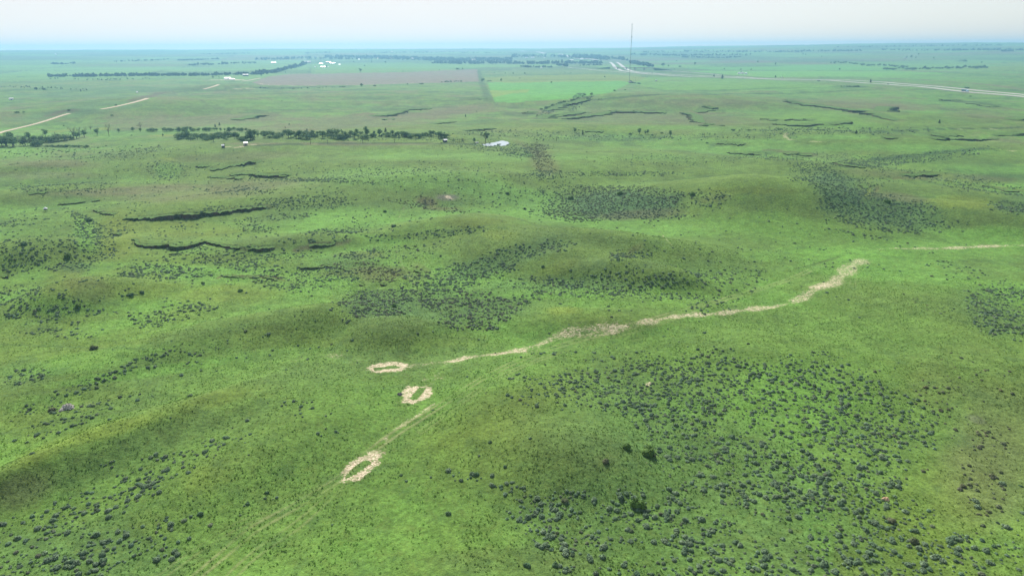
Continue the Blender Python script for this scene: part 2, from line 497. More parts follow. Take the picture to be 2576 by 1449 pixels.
# regions noted on the view: centre, radii, turn, colour, strength
REG = [
 (1288, 1300, 500, 160, 0, GRASS * .85, .35), (1250, 1150, 260, 110, 0, YELLOW * .7, .4), (1230, 1050, 260, 60, -20, YELLOW * .8, .35),
 (2330, 1320, 170, 200, 10, YELLOW * .75, .45), (2520, 1150, 160, 200, 0, DRY, .38), (2440, 1230, 120, 160, 20, RUST * 1.2, .22),
 (2340, 980, 70, 70, 0, RUST, .25), (2050, 1300, 40, 170, -12, LUSH, .6), (1760, 1250, 500, 260, 0, SAGE * 1.25, .40),
 (1600, 1060, 300, 120, 0, SAGE * 1.3, .25), (2400, 900, 250, 60, 14, DULL, .3),
 (260, 1085, 230, 26, -16, YELLOW * 1.05, .75), (520, 1010, 120, 22, -14, YELLOW, .5), (90, 1150, 110, 26, -22, YELLOW * 1.1, .6),  # left ridge: its sunlit crest put into the colour as yellow
 (230, 1180, 250, 60, -18, DULL * 1.0, .75), (430, 1090, 190, 45, -12, DULL, .6), (60, 1230, 110, 60, -20, DRY * .8, .5),  # left ridge: shade of the near face put into the colour
 (620, 1050, 90, 40, -10, DULL, .3), (880, 1010, 160, 60, 0, LUSH, .25), (520, 1200, 80, 50, -30, YELLOW, .35),
 (200, 1400, 300, 100, 0, SAGE * 1.7, .35), (60, 940, 90, 36, -5, SAGE * 1.2, .5),
 (250, 900, 260, 26, -10, LUSH, .6), (380, 935, 260, 14, -8, LUSH * 1.05, .6), (120, 1015, 120, 26, -8, LUSH, .35),
 (440, 850, 130, 16, -18, DULL, .5), (620, 835, 200, 45, -5, DULL, .28), (720, 850, 170, 30, 0, YELLOW * .8, .35),
 (760, 785, 120, 12, 0, DULL, .35), (240, 760, 260, 34, 0, LUSH * 1.1, .55), (480, 735, 260, 26, 0, YELLOW * 1.02, .5),
 (160, 705, 70, 45, -25, YELLOW * .85, .55), (220, 720, 80, 40, 20, RUST * .9, .40), (190, 672, 60, 16, 0, SAGE, .5),
 (300, 590, 55, 60, 0, YELLOW * .9, .65), (215, 590, 30, 60, -10, LUSH * 1.1, .6), (60, 600, 100, 22, 0, GRASS * .8, .4), (450, 575, 240, 24, 3, YELLOW * .75, .55),
 (420, 650, 300, 24, 2, YELLOW * .62, .45), (700, 610, 160, 18, 0, DULL, .4), (330, 478, 330, 14, -3, DRY * 1.05, .6), (480, 490, 260, 18, -2, DRY, .45), (620, 470, 220, 12, -2, DRY, .4),
 (130, 412, 190, 14, 2, DRY * 1.05, .5), (100, 440, 180, 12, 0, DRY, .4), (650, 455, 190, 10, 0, DRY, .3), (560, 395, 250, 12, -3, DRY, .35), (860, 362, 340, 5, 0, DRY * 1.05, .75),
 (900, 545, 170, 26, 0, LUSH * 1.1, .6), (740, 570, 180, 12, 0, LUSH, .35), (950, 600, 130, 12, 8, LUSH, .5), (1300, 495, 190, 34, 6, LIGHT, .65), (1450, 560, 200, 9, 0, LUSH, .3),
 (1030, 450, 260, 34, 0, LIGHT, .45), (1300, 395, 460, 12, 0, LIGHT, .45), (1050, 385, 200, 14, 0, LUSH, .4),
 (1075, 508, 38, 18, 15, RUST * .9, .8), (1125, 497, 36, 9, 0, GREYSOIL, .85), (1100, 525, 55, 6, 0, RUST, .6),
 (1370, 405, 50, 34, 55, RUST * 1.02, .45), (1330, 375, 60, 10, 30, RUST, .35),
 (1560, 515, 185, 40, 0, SAGE * 1.2, .85), (1620, 540, 150, 14, -3, DRY * .8, .5), (1180, 560, 110, 16, 0, YELLOW * .55, .55), (1410, 600, 200, 20, 3, DULL * 1.1, .5),
 (1260, 590, 50, 18, 0, YELLOW, .4), (1480, 665, 80, 24, 0, DULL, .65), (1640, 668, 70, 16, 0, DULL * 1.1, .6), (1400, 680, 80, 20, -25, YELLOW * .8, .4), (1600, 625, 26, 10, -30, RUST, .35),
 (1420, 780, 55, 14, 0, YELLOW * 1.1, .75), (1500, 800, 150, 22, 0, YELLOW * .8, .3), (980, 810, 110, 30, 0, DULL * 1.05, .65), (1040, 860, 300, 22, 0, YELLOW * .75, .3),
 (1180, 770, 200, 55, 0, SAGE * 1.3, .55), (950, 765, 110, 40, 0, SAGE * 1.25, .7), (1250, 660, 190, 30, -18, SAGE * 1.25, .5), (1480, 715, 260, 24, 0, SAGE * 1.4, .5),
 (960, 690, 130, 24, 0, RUST * .85, .55), (900, 640, 80, 12, 0, RUST, .35), (1060, 675, 40, 14, 20, RUST, .35), (1000, 735, 250, 10, 0, SAGE, .4), (870, 660, 90, 26, 0, SAGE * 1.1, .35),
 (1230, 740, 200, 10, 0, LUSH, .5), (1400, 745, 230, 8, 0, LUSH, .6),
 (1870, 480, 150, 12, 0, YELLOW * .7, .5), (1800, 500, 60, 14, -10, RUST * 1.15, .3), (1950, 570, 260, 34, 6, LUSH * 1.03, .45), (2100, 640, 240, 22, 0, LUSH * 1.05, .5), (1800, 610, 200, 30, 0, GRASS * .95, .4),
 (2230, 530, 180, 50, 10, SAGE * 1.3, .6), (2110, 470, 80, 45, 25, SAGE * 1.2, .6), (2180, 480, 22, 18, 60, YELLOW * .85, .7), (2205, 477, 10, 14, 50, RUST, .6), (2260, 495, 80, 14, 8, DRY * .8, .5),
 (2420, 510, 90, 18, 3, YELLOW * .9, .6), (2500, 590, 150, 26, 0, LUSH * 1.1, .6), (2560, 510, 60, 30, 0, SAGE * 1.2, .5), (2350, 445, 300, 12, 3, DRY * .85, .35), (2380, 400, 250, 22, 0, GRASS * .9, .5),
 (2490, 790, 110, 60, 20, SAGE * 1.3, .35), (2200, 800, 260, 60, 0, GRASS * 1.05, .4), (1900, 760, 180, 20, -8, LUSH, .3), (1850, 700, 170, 30, 0, LUSH, .25),
 (2000, 372, 340, 10, 0, LIGHT * .95, .6), (2260, 372, 300, 12, 2, LIGHT, .5), (1870, 355, 170, 6, 0, LIGHT * 1.05, .7), (2100, 345, 140, 8, 0, LIGHT, .8), (2360, 325, 60, 5, 0, LIGHT * .9, .6),
 (1650, 300, 360, 20, 2, DRY * .85, .5), (1700, 322, 180, 9, 0, LUSH, .5), (1400, 325, 200, 6, 0, YELLOW, .3), (2050, 300, 180, 26, 4, LUSH * .95, .5), (2200, 262, 200, 14, 3, DRY * .95, .5), (1780, 258, 190, 12, 0, DRY * .85, .45), (2480, 290, 120, 20, 5, DRY * .8, .4),
 (500, 305, 330, 18, -3, DRY * .95, .65), (900, 305, 330, 22, -4, DRY * .95, .6), (1150, 280, 160, 14, -6, DRY * .95, .65), (700, 262, 260, 12, 0, LUSH * .95, .45), (200, 280, 200, 18, -8, SAGE * 1.7, .55), (150, 330, 60, 3, -4, YELLOW, .6), (260, 325, 28, 4, 0, YELLOW * 1.1, .8), (420, 341, 70, 2.2, 0, YELLOW, .8),
 (420, 400, 24, 5, 4, YELLOW * 1.05, 1.0), (420, 430, 40, 26, 10, LUSH * 1.1, .45), (1130, 342, 30, 6, 0, YELLOW * .9, .6), (980, 355, 50, 1.5, 0, YELLOW, .6),
 (240, 208, 260, 3.5, -1, YELLOW * .9, .5), (150, 240, 200, 10, 0, SAGE * 1.8, .5), (300, 225, 260, 9, 0, SAGE * 1.6, .55), (420, 172, 260, 4, 0, LIGHT, .5), (60, 160, 120, 5, 0, SAGE * 1.7, .4),
 (2200, 170, 380, 5, 2, LUSH * 1.15, .8), (2150, 188, 260, 8, 2, LUSH * 1.15, .8), (2400, 200, 180, 12, 0, LUSH, .4), (1700, 160, 130, 3, 0, DRY, .5), (1870, 156, 110, 5, 0, DRY, .8), (2040, 160, 90, 4, 0, DRY, .7),
 (2350, 146, 260, 7, 0, LIGHT * .9, .4), (2050, 150, 80, 2.4, 0, SAGE, .5), (1000, 165, 360, 8, 0, LUSH * 1.05, .6),
 (2456, 1055, 26, 10, 20, GREYSOIL, .5), (2040, 1250, 60, 14, 0, DRY, .25), (420, 815, 120, 20, 0, LUSH, .3), (1288, 1410, 260, 40, 0, DRY * .7, .25),
 (1520, 1160, 44, 26, 0, RUST * .9, .18), (1450, 1130, 170, 50, 8, DULL * .95, .45),
]
for (cx, cy, rx, ry, tn, c, s) in REG:
    if cy > 700: s = s * .72
    t = math.radians(tn)
    dx, dy = PX - cx, PY - cy
    m = (np.abs(dx) < rx * 1.7 + ry) & (np.abs(dy) < ry * 1.7 + rx * abs(math.sin(t)) * 1.7 + 4)
    if not m.any():
        continue
    dx, dy = dx[m], dy[m]
    u = (dx * math.cos(t) + dy * math.sin(t)) / rx
    v = (-dx * math.sin(t) + dy * math.cos(t)) / ry
    q = np.hypot(u, v) + .30 * wx_[m] + .22 * n_small[m] + .15 * n_mid[m]
    k = np.zeros(PX.shape); k[m] = 1 - sstep(.45, 1.15, q)
    blend(k, c, s)

def in_poly(pts):
    P = np.array(pts); c = np.zeros(PX.shape, bool)
    m = (PX > P[:, 0].min() - 2) & (PX < P[:, 0].max() + 2) & (PY > P[:, 1].min() - 2) & (PY < P[:, 1].max() + 2)
    x, y = PX[m], PY[m]; k = np.zeros(x.shape, bool)
    for a, b in zip(P, np.roll(P, -1, 0)):
        if a[1] == b[1]: continue
        k ^= ((a[1] > y) != (b[1] > y)) & (x < (b[0] - a[0]) * (y - a[1]) / (b[1] - a[1]) + a[0])
    c[m] = k
    return c
FIELDS = [
 (T(1, 330, 404, 1480, 385, 2225, 355, 2250, 480, 1900, 492, 1500, 500, 1040, 515, 400, 520, 60, 515, -40, 490, 120, 430), c3(.175, .140, .105), .95),
 (T(1, 560, 330, 560, 395, 1480, 375, 2210, 345, 2100, 320, 1600, 300), LIGHT * .85, .6),
 (T(1, 2330, 488, 2576, 486) + T(2, 700, 478, 1060, 470, 1200, 490, 1000, 590, 600, 650, 0, 690) + T(1, 2400, 685), c3(.095, .275, .045), .95),
 (T(1, 2350, 570, 2576, 565) + T(2, 180, 560, 150, 590, 0, 600) + T(1, 2380, 640), YELLOW * 1.15, .75),
 (T(1, 2290, 440, 2576, 425) + T(2, 900, 400, 1300, 430, 1500, 470, 600, 480, 0, 495) + T(1, 2320, 478), YELLOW * 1.05, .7),
 (T(2, 0, 345, 900, 355, 1200, 400, 800, 398, 0, 410), DULL * 1.3, .6),
 (T(2, 1380, 430, 2576, 460) + T(3, 800, 530, 600, 560, 0, 570) + T(2, 1500, 560, 1200, 500), LUSH * 1.05, .7),
 (T(2, 1700, 338, 2576, 330) + T(3, 500, 308, 1150, 350, 1380, 370, 600, 370, 0, 365) + T(2, 2000, 360), c3(.10, .27, .05), .9),
 (T(3, 0, 372, 1380, 374, 1900, 400, 900, 425, 0, 435) + T(2, 2200, 410, 1700, 370), c3(.12, .29, .05), .9),
 (T(0, 2400, 425, 2576, 405) + T(1, 200, 400, 0, 450) + T(0, 2300, 470), LIGHT * .95, .7),
]
for p, c, s in FIELDS:
    blend(in_poly(p) * (1 - .22 * sstep(.0, .5, n_mid + n_small * .5)), c, s)

# thin dark hedges, fences lines with taller grass, ditches: (points, half width m, colour, strength)
def strokes(lst, target=None):
    for pts, hw, c, s in lst:
        w = W(dense(pts, 5), ground_z)
        hw = hw * (2.0 if hw >= 5 else 1.3)
        d, sd, al, fr = poly_dist(GX, GY, w, hw * 3 + 6)
        m = np.isfinite(d)
        k = np.zeros(GX.shape)
        k[m] = 1 - sstep(.5, 1.1, d[m] / hw + .5 * n_small[m])
        blend(k, c, s)
HEDGE = SAGE * .62
strokes([
 (T(2, 870, 660, 1200, 630, 1500, 608, 1900, 608, 2576, 598), 7, HEDGE, .8), (T(2, 1530, 572, 2100, 566, 2576, 548), 7, HEDGE, .6),
 (T(2, 0, 414, 890, 405), 9, HEDGE, .6), (T(2, 0, 468, 1000, 455), 8, HEDGE, .7), (T(2, 1400, 480, 1720, 468), 8, RUST, .6),
 (T(1, 0, 540, 300, 548, 520, 533, 950, 528), 8, HEDGE, .7), (T(1, 2240, 370, 2262, 460, 2300, 560, 2345, 680), 5, HEDGE, .5),
 (T(3, 0, 370, 700, 370, 1380, 374), 9, HEDGE, .6), (T(3, 180, 600, 530, 585, 900, 565, 1150, 555), 6, HEDGE, .6), (T(3, 0, 545, 700, 545, 1000, 535), 7, HEDGE, .5),
 (T(3, 700, 528, 930, 530), 12, HEDGE, .8), (T(3, 850, 440, 1300, 450, 2100, 500, 2576, 560), 6, DRY, .8),
 (T(1, 0, 1130, 200, 1115, 700, 1100, 1200, 1098, 1850, 1102, 2200, 1105), 2.2, HEDGE, .8),
 (T(3, 1120, 980, 1300, 975, 1600, 962, 1870, 953, 2350, 948, 2576, 935), 3, HEDGE, .8), (T(2, 1200, 1050, 1500, 1047, 2000, 1035), 3, HEDGE, .7),
 (T(3, 1060, 1262, 1400, 1230, 1800, 1185, 2200, 1150), 4, SAGE * .9, .8), (T(1, 0, 765, 400, 765, 1300, 752, 2000, 735), 5, SAGE, .6),
 (T(1, 0, 695, 800, 690), 5, SAGE, .35), (T(1, 1300, 770, 1560, 752), 5, HEDGE, .6), (T(0, 500, 640, 1650, 570, 2050, 560), 10, SAGE * 1.2, .5), (T(0, 480, 800, 620, 780, 900, 770), 6, SAGE, .5),
 (T(0, 1360, 672, 1480, 632, 1630, 590), 8, DRY * .7, .8), (T(0, 520, 818, 620, 785, 720, 772), 6, DRY * .7, .8),
 (T(0, 1040, 740, 1300, 700, 1560, 640), 5, LUSH, .5), (T(0, 0, 1005, 300, 935, 690, 810), 5, LUSH, .4),
 (M(2, 850, 740, 1000, 705, 1180, 650), .8, DULL * .8, .7), (M(0, 0, 1310, 500, 1330, 1100, 1345), .5, SAGE, .4), (B(0, 0, 250, 400, 215, 900, 140), .6, DULL, .5), (B(0, 0, 500, 500, 400, 950, 330), .8, DULL, .6),
 (M(0, 1640, 815, 1700, 796, 2000, 798, 2150, 830), .8, RUST * .8, .8), (M(0, 2230, 600, 2400, 560, 2576, 548) + M(1, 60, 530), 1.6, SOIL * 1.3, .6), (M(2, 1600, 60, 1900, 60, 2150, 90, 2350, 120, 2576, 155), 1.6, RUST, .6), (T(3, 0, 1165, 300, 1200, 480, 1215), 4, SOIL * 1.4, .6),
 (M(1, 60, 1262, 500, 1250, 1100, 1275), .5, DULL, .5), (D(440, 1449, 560, 1360, 700, 1290, 860, 1195), 1.2, DULL, .25),
])
blend(GSOIL, SOIL, 1.0)

# --- bleached straw and bare soil: mask for the ground shader
straw = np.zeros(GX.shape)
def straw_stroke(pts, hw, s=1.0, patch=.6, edge=1.0):
    hw = hw * 1.3
    w = W(dense(pts, 6), ground_z)
    d, sd, al, fr = poly_dist(GX, GY, w, hw * 4 + 3)
    m = np.isfinite(d)
    k = 1 - sstep(.1, 1.25, d[m] / hw + .45 * n_small[m] + patch * noise(GX[m], GY[m], hw * 3.3, 205))
    straw[m] = np.maximum(straw[m], k * s)
def straw_blob(cx, cy, rx, ry, tn, s=1.0, hole=None):
    t = math.radians(tn)
    dx, dy = PX - cx, PY - cy
    m = (np.abs(dx) < rx * 2) & (np.abs(dy) < rx * 2)
    u = (dx * math.cos(t) + dy * math.sin(t)) / rx; v = (-dx * math.sin(t) + dy * math.cos(t)) / ry
    q = np.full(GX.shape, 9.0)
    q[m] = (np.abs(u[m]) ** 2.6 + np.abs(v[m]) ** 2.6) ** (1 / 2.6) + .22 * noise(GX[m], GY[m], 4.0, 210) + .14 * noise(GX[m], GY[m], 1.6, 211)
    k = 1 - sstep(.72, 1.18, q)
    if hole is not None:
        k = k * (1 - in_poly(hole) * 1.0)
    straw[:] = np.maximum(straw, k * s)
S5 = lambda *p: [((940 + p[k] * .29674) / 1.1646, (1000 + p[k + 1] * .29674) / 1.1646) for k in range(0, len(p), 2)]
c1, c2, c3_ = S5(655, 255, 945, 520, 400, 1235)
straw_blob(*c1, 56, 15, -4, 1, S5(525, 262, 640, 250, 690, 240, 780, 245, 775, 262, 700, 268, 610, 276, 530, 284))
straw_blob(*c2, 44, 23, -14, 1, S5(975, 455, 1035, 462, 1010, 495, 940, 580, 880, 568, 905, 530))
straw_blob(*c3_, 63, 26, -34, 1, S5(420, 1178, 490, 1180, 490, 1205, 410, 1260, 300, 1330, 240, 1360, 245, 1330, 330, 1240))
straw_stroke(D(1105, 912, 1150, 905, 1180, 898, 1250, 890, 1315, 880), 1.8, .95)
straw_stroke(D(1310, 882, 1350, 868, 1395, 848), 2.6, .55, .9)
straw_stroke(D(1020, 925, 1060, 915, 1110, 910), 2.0, .62, .5)
straw_stroke(D(1440, 815, 1500, 800, 1580, 790), 1.5, .45, .9)
straw_stroke(D(1385, 847, 1440, 832, 1500, 824, 1560, 816), 2.3, .78, .9)
straw_stroke(D(1540, 828, 1620, 810, 1700, 797, 1830, 785, 1940, 772, 2010, 757), 1.9, .86, .7)
straw_stroke(D(2000, 760, 2060, 725, 2090, 712, 2125, 690, 2165, 655), 3.4, .78, .9)
straw_stroke(D(2050, 722, 2085, 716), 4.2, .9, .3)
straw_stroke(D(2180, 629, 2215, 627), 2.5, .6); straw_stroke(D(2255, 624, 2370, 625), 1.8, .75); straw_stroke(D(2370, 626, 2470, 620, 2600, 616), 2.4, .85)
straw_stroke(D(1090, 915, 1200, 894, 1320, 880, 1400, 845, 1560, 812, 1700, 796, 1900, 775), 3.2, .42, .8)
straw_stroke(D(1300, 883, 1345, 868, 1400, 848), 2.0, .8, .35)
straw_stroke(D(1405, 852, 1480, 842, 1560, 832), 1.2, .7, .4)
straw_stroke(D(2240, 625, 2370, 626, 2470, 621, 2640, 615), 2.0, .74, .35)
straw_stroke(D(735, 908, 790, 896, 840, 893), 2.4, .6, .9); straw_stroke(D(900, 908, 930, 905), 2.0, .45, .9); straw_stroke(D(870, 932, 930, 930), 1.2, .4, .9)
straw_stroke(S5(780, 330, 960, 330), 1.4, .5, .8); straw_stroke(S5(1010, 385, 1190, 365), 1.6, .6, .8); straw_stroke(S5(820, 330, 830, 430), 1.2, .5, .8); straw_stroke(S5(1090, 430, 1150, 320), 1.0, .5, .8)
straw_stroke(S5(640, 960, 700, 880, 790, 840, 950, 735, 1010, 680, 1160, 590), .8, .75, .9)
straw_stroke(S5(560, 1100, 600, 1040, 680, 960), .9, .5, .9); straw_stroke(S5(1180, 240, 1320, 280), 1.6, .4, .8); straw_stroke(S5(1090, 215, 1220, 205), 1.2, .65, .5)
# thin cattle trails
for p, hw, s in [(M(1, 405, 560, 430, 650, 462, 720, 500, 790, 552, 860, 552, 930), .5, .58), (M(1, 492, 225, 440, 350, 385, 398, 378, 462), .75, .62), (M(1, 2308, 385, 2400, 460, 2480, 550, 2545, 630, 2590, 680), .5, .62),
              (T(3, 2320, 1158, 2600, 1197), 1.3, .8), (M(1, 1715, 50, 1780, 90, 1850, 135), 1.2, .5), (M(1, 795, 195, 830, 215), 2.2, .85), (M(1, 800, 200, 880, 230), 1.0, .6),
              (T(3, 0, 985, 190, 998, 175, 1020, 190, 1050, 270, 1068, 500, 1083, 640, 1095), 3.0, .8), (T(3, 2450, 1165, 2576, 1170), 3, .35), (T(3, -20, 1155, 130, 1158), 3, .45), (T(3, 1850, 960, 1940, 960), 5, .8), (T(3, 2240, 958, 2310, 957), 5, .8),
              (T(1, 30, 497, 100, 508, 400, 520, 900, 512, 1400, 500, 1700, 478), 6, .85), (T(1, 1640, 470, 1850, 460), 8, .4), (T(2, 230, 605, 310, 603), 10, .6), (T(1, 330, 577, 560, 585), 6, .5), (T(0, 2380, 551, 2520, 550), 16, 1.0),
              (T(0, 2170, 462, 2420, 462), 34, .95), (T(0, 2220, 1135, 2400, 1137, 2520, 1118, 2560, 1110), 3.0, .9), (T(0, 2430, 1118, 2540, 1112), 3.5, .8), (T(0, 870, 296, 930, 294), 30, .6), (T(0, 0, 665, 230, 663), 3, .4),
              (T(2, 2270, 402, 2380, 406), 22, .9), (T(2, 1400, 1075, 1500, 1068), 2, .3), (T(3, 130, 438, 230, 440), 14, .7), (T(2, 1560, 756, 1580, 756), 5, .6), (T(1, 1350, 1075, 1700, 1075), 2.5, .45), (T(1, 2260, 1085, 2330, 1075), 3, .6), (T(3, 2540, 950, 2600, 945), 4, .6)]:
    straw_stroke(p, hw, s, .35)
# small bare spots
for cx, cy, rx, ry, s in [(B(1, 2050, 170)[0] + (10, 5, .9)), (B(2, 800, 945)[0] + (8, 5, .7)), (B(2, 1020, 1418)[0] + (12, 5, .6)), (B(2, 600, 785)[0] + (10, 5, .45)), (B(1, 2030, 690)[0] + (9, 5, .5)), (B(2, 20, 820)[0] + (10, 5, .45)),
                          (B(0, 600, 300)[0] + (18, 10, .42)), (B(0, 1750, 990)[0] + (8, 4, .5)), (B(1, 1375, 1355)[0] + (9, 5, .4)), (B(2, 150, 1285)[0] + (9, 5, .4)), (2456, 1050, 22, 9, .35), (2560, 1150, 22, 6, .35)]:
    straw_blob(cx, cy, rx, ry, 0, s)
# wheel tracks worn into the grass
track = np.zeros(GX.shape)
for pts, off, hw, s in [(D(470, 1470, 560, 1395, 640, 1330, 760, 1262, 862, 1198, 900, 1160, 955, 1118, 1010, 1080, 1100, 1025, 1180, 972, 1240, 938, 1330, 897, 1450, 857, 1600, 815, 1760, 770, 1960, 712, 2070, 665), 1.0, .34, .9),
                    (D(560, 1470, 640, 1395, 760, 1310, 862, 1215, 960, 1130), 1.0, .3, .6), (D(380, 1470, 480, 1395, 600, 1320, 700, 1280, 800, 1225), .8, .25, .4), (D(2145, 720, 2150, 690, 2190, 655), 1.0, .3, .4), (M(2, 0, 1060, 200, 1000, 400, 950, 500, 935), .8, .3, .5), (D(1700, 800, 1600, 830, 1450, 872, 1330, 915, 1240, 958, 1150, 1020, 1060, 1085), .8, .3, .5)]:
    w = W(dense(pts, 6), ground_z)
    d, sd, al, fr = poly_dist(GX, GY, w, 6)
    m = np.isfinite(d)
    hw = hw * 1.15
    q = np.abs(d[m] - off + .15 * noise(GX[m], GY[m], 7, 220)) / hw
    track[m] = np.maximum(track[m], (1 - sstep(.5, 1.3, q)) * s * (.6 + .6 * noise(al[m], al[m] * 0, 11, 12)))
track = np.clip(track, 0, 1)

# ------------------------------------------------------------------ mesh helpers
def set_attr(me, name, arr, kind='FLOAT'):
    a = me.attributes.new(name, kind if kind != 'COLOR' else 'FLOAT_COLOR', 'POINT')
    if kind == 'COLOR':
        buf = np.ones((len(arr), 4), np.float32); buf[:, :3] = arr
        a.data.foreach_set('color', buf.ravel())
    else:
        a.data.foreach_set('value', np.asarray(arr, np.float32).ravel())

def mesh_np(name, verts, faces, k):
    """faces: (n, k) integer array"""
    me = bpy.data.meshes.new(name)
    verts = np.ascontiguousarray(verts, np.float32); faces = np.ascontiguousarray(faces, np.int32)
    me.vertices.add(len(verts)); me.vertices.foreach_set('co', verts.ravel())
    me.loops.add(faces.size); me.loops.foreach_set('vertex_index', faces.ravel())
    me.polygons.add(len(faces)); me.polygons.foreach_set('loop_start', np.arange(0, faces.size, k, dtype=np.int32))
    me.update(calc_edges=True)
    return me

def link(name, me, parent=None, mat=None):
    o = bpy.data.objects.new(name, me)
    COL.objects.link(o)
    if mat is not None and me is not None and not me.materials:
        me.materials.append(mat)
    if parent is not None:
        o.parent = parent
    return o

def tag(o, label=None, cat=None, group=None, kind=None):
    if label: o['label'] = label
    if cat: o['category'] = cat
    if group: o['group'] = group
    if kind: o['kind'] = kind
    return o

def smooth(me):
    me.polygons.foreach_set('use_smooth', np.ones(len(me.polygons), bool))

class NT:
    def __init__(s, name):
        s.m = bpy.data.materials.new(name); s.m.use_nodes = True
        s.t = s.m.node_tree; s.n = s.t.nodes; s.n.clear()
        s.out = s.n.new('ShaderNodeOutputMaterial')
    def add(s, typ, **kw):
        n = s.n.new(typ)
        for k, v in kw.items():
            if k.startswith('i_'):
                key = k[2:]
                n.inputs[int(key) if key.isdigit() else key.replace('_', ' ')].default_value = v
            else:
                setattr(n, k, v)
        return n
    def link(s, a, b):
        s.t.links.new(a, b)
    def math(s, op, a, b=None, c=None, clamp=False):
        n = s.n.new('ShaderNodeMath'); n.operation = op; n.use_clamp = clamp
        for i, v in enumerate((a, b, c)):
            if v is None: continue
            if hasattr(v, 'is_output'): s.link(v, n.inputs[i])
            else: n.inputs[i].default_value = v
        return n.outputs[0]
    def mix(s, f, a, b, blend='MIX'):
        n = s.n.new('ShaderNodeMix'); n.data_type = 'RGBA'; n.blend_type = blend
        for i, v in ((0, f), (6, a), (7, b)):
            if hasattr(v, 'is_output'): s.link(v, n.inputs[i])
            else: n.inputs[i].default_value = v if i == 0 else tuple(v) + ((1,) if len(v) == 3 else ())
        return n.outputs[2]
    def noise(s, vec, scale, detail=3, rough=.55, dist=0.0):
        n = s.add('ShaderNodeTexNoise'); s.link(vec, n.inputs['Vector'])
        n.inputs['Scale'].default_value = scale; n.inputs['Detail'].default_value = detail
        n.inputs['Roughness'].default_value = rough; n.inputs['Distortion'].default_value = dist
        return n.outputs['Fac']
    def ramp(s, f, a, b, lo=0.0, hi=1.0):
        n = s.add('ShaderNodeMapRange'); n.interpolation_type = 'SMOOTHSTEP'
        s.link(f, n.inputs['Value'])
        for k, v in (('From Min', a), ('From Max', b), ('To Min', lo), ('To Max', hi)):
            n.inputs[k].default_value = v
        return n.outputs['Result']
    def bsdf(s, col, rough=.9, normal=None, metallic=0.0, spec=.2):
        p = s.add('ShaderNodeBsdfPrincipled')
        if hasattr(col, 'is_output'): s.link(col, p.inputs['Base Color'])
        else: p.inputs['Base Color'].default_value = tuple(col) + (1,)
        p.inputs['Roughness'].default_value = rough
        p.inputs['Metallic'].default_value = metallic
        p.inputs['Specular IOR Level'].default_value = spec
        if normal is not None: s.link(normal, p.inputs['Normal'])
        s.link(p.outputs[0], s.out.inputs['Surface'])
        return p

# ground shader
g = NT('prairie_ground')
pos = g.add('ShaderNodeNewGeometry').outputs['Position']
acol = g.add('ShaderNodeAttribute', attribute_name='plants').outputs['Color']
astr = g.add('ShaderNodeAttribute', attribute_name='straw').outputs['Fac']
atrk = g.add('ShaderNodeAttribute', attribute_name='track').outputs['Fac']
flatv = g.add('ShaderNodeMapping'); g.link(pos, flatv.inputs['Vector']); flatv.inputs['Scale'].default_value = (1, 1, .3)
fv = flatv.outputs[0]
n1 = g.noise(fv, 1.1, 5, .62); n2 = g.noise(fv, .22, 4, .6); n3 = g.noise(fv, .035, 4, .6); n4 = g.noise(fv, 4.0, 2, .6)
k1 = g.ramp(n1, .30, .70, .72, 1.26); k2 = g.ramp(n2, .3, .7, .84, 1.17); k3 = g.ramp(n3, .3, .7, .90, 1.12); k4 = g.ramp(n4, .3, .7, .85, 1.15)
kk = g.math('MULTIPLY', g.math('MULTIPLY', k1, k2), g.math('MULTIPLY', k3, k4))
vm = g.add('ShaderNodeVectorMath', operation='SCALE'); g.link(acol, vm.inputs[0]); g.link(kk, vm.inputs['Scale'])
warm = g.ramp(g.noise(fv, .5, 4, .6), .45, .75, 0, .4)
c0 = g.mix(warm, vm.outputs[0], (.125, .175, .04))
cool = g.ramp(g.noise(fv, .13, 4, .65), .5, .75, 0, .42)
c0 = g.mix(cool, c0, (.052, .105, .038))
smap = g.add('ShaderNodeMapping'); g.link(pos, smap.inputs['Vector']); smap.inputs['Scale'].default_value = (1.0, 1.8, 1.0); smap.inputs['Rotation'].default_value = (0, 0, .3)
sn = g.noise(smap.outputs[0], .9, 7, .72, 1.0)
sf = g.ramp(g.math('ADD', g.math('MULTIPLY', astr, .70), g.math('MULTIPLY', g.math('SUBTRACT', sn, .5), 2.0)), .42, .78)
sf = g.math('MULTIPLY', sf, g.ramp(astr, .02, .2))
scol = g.mix(g.ramp(g.noise(smap.outputs[0], 2.2, 6, .75, .6), .38, .62), (.27, .20, .12), (.78, .68, .50))
c1_ = g.mix(sf, c0, scol)
tf = g.math('MULTIPLY', g.math('MULTIPLY', atrk, 1.0, clamp=True), g.ramp(n1, .3, .6, .35, .85))
c2_ = g.mix(tf, c1_, (.25, .26, .12))
bh = g.math('ADD', g.math('MULTIPLY', n1, .55), g.math('MULTIPLY', n4, .22))
bh = g.math('ADD', bh, g.math('MULTIPLY', g.noise(fv, .4, 3, .5), .6))
bh = g.math('SUBTRACT', bh, g.math('MULTIPLY', atrk, .12))
bmp = g.add('ShaderNodeBump'); bmp.inputs['Strength'].default_value = .9; bmp.inputs['Distance'].default_value = .55
g.link(bh, bmp.inputs['Height'])
g.bsdf(c2_, .95, bmp.outputs[0], spec=.08)
MAT_GROUND = g.m

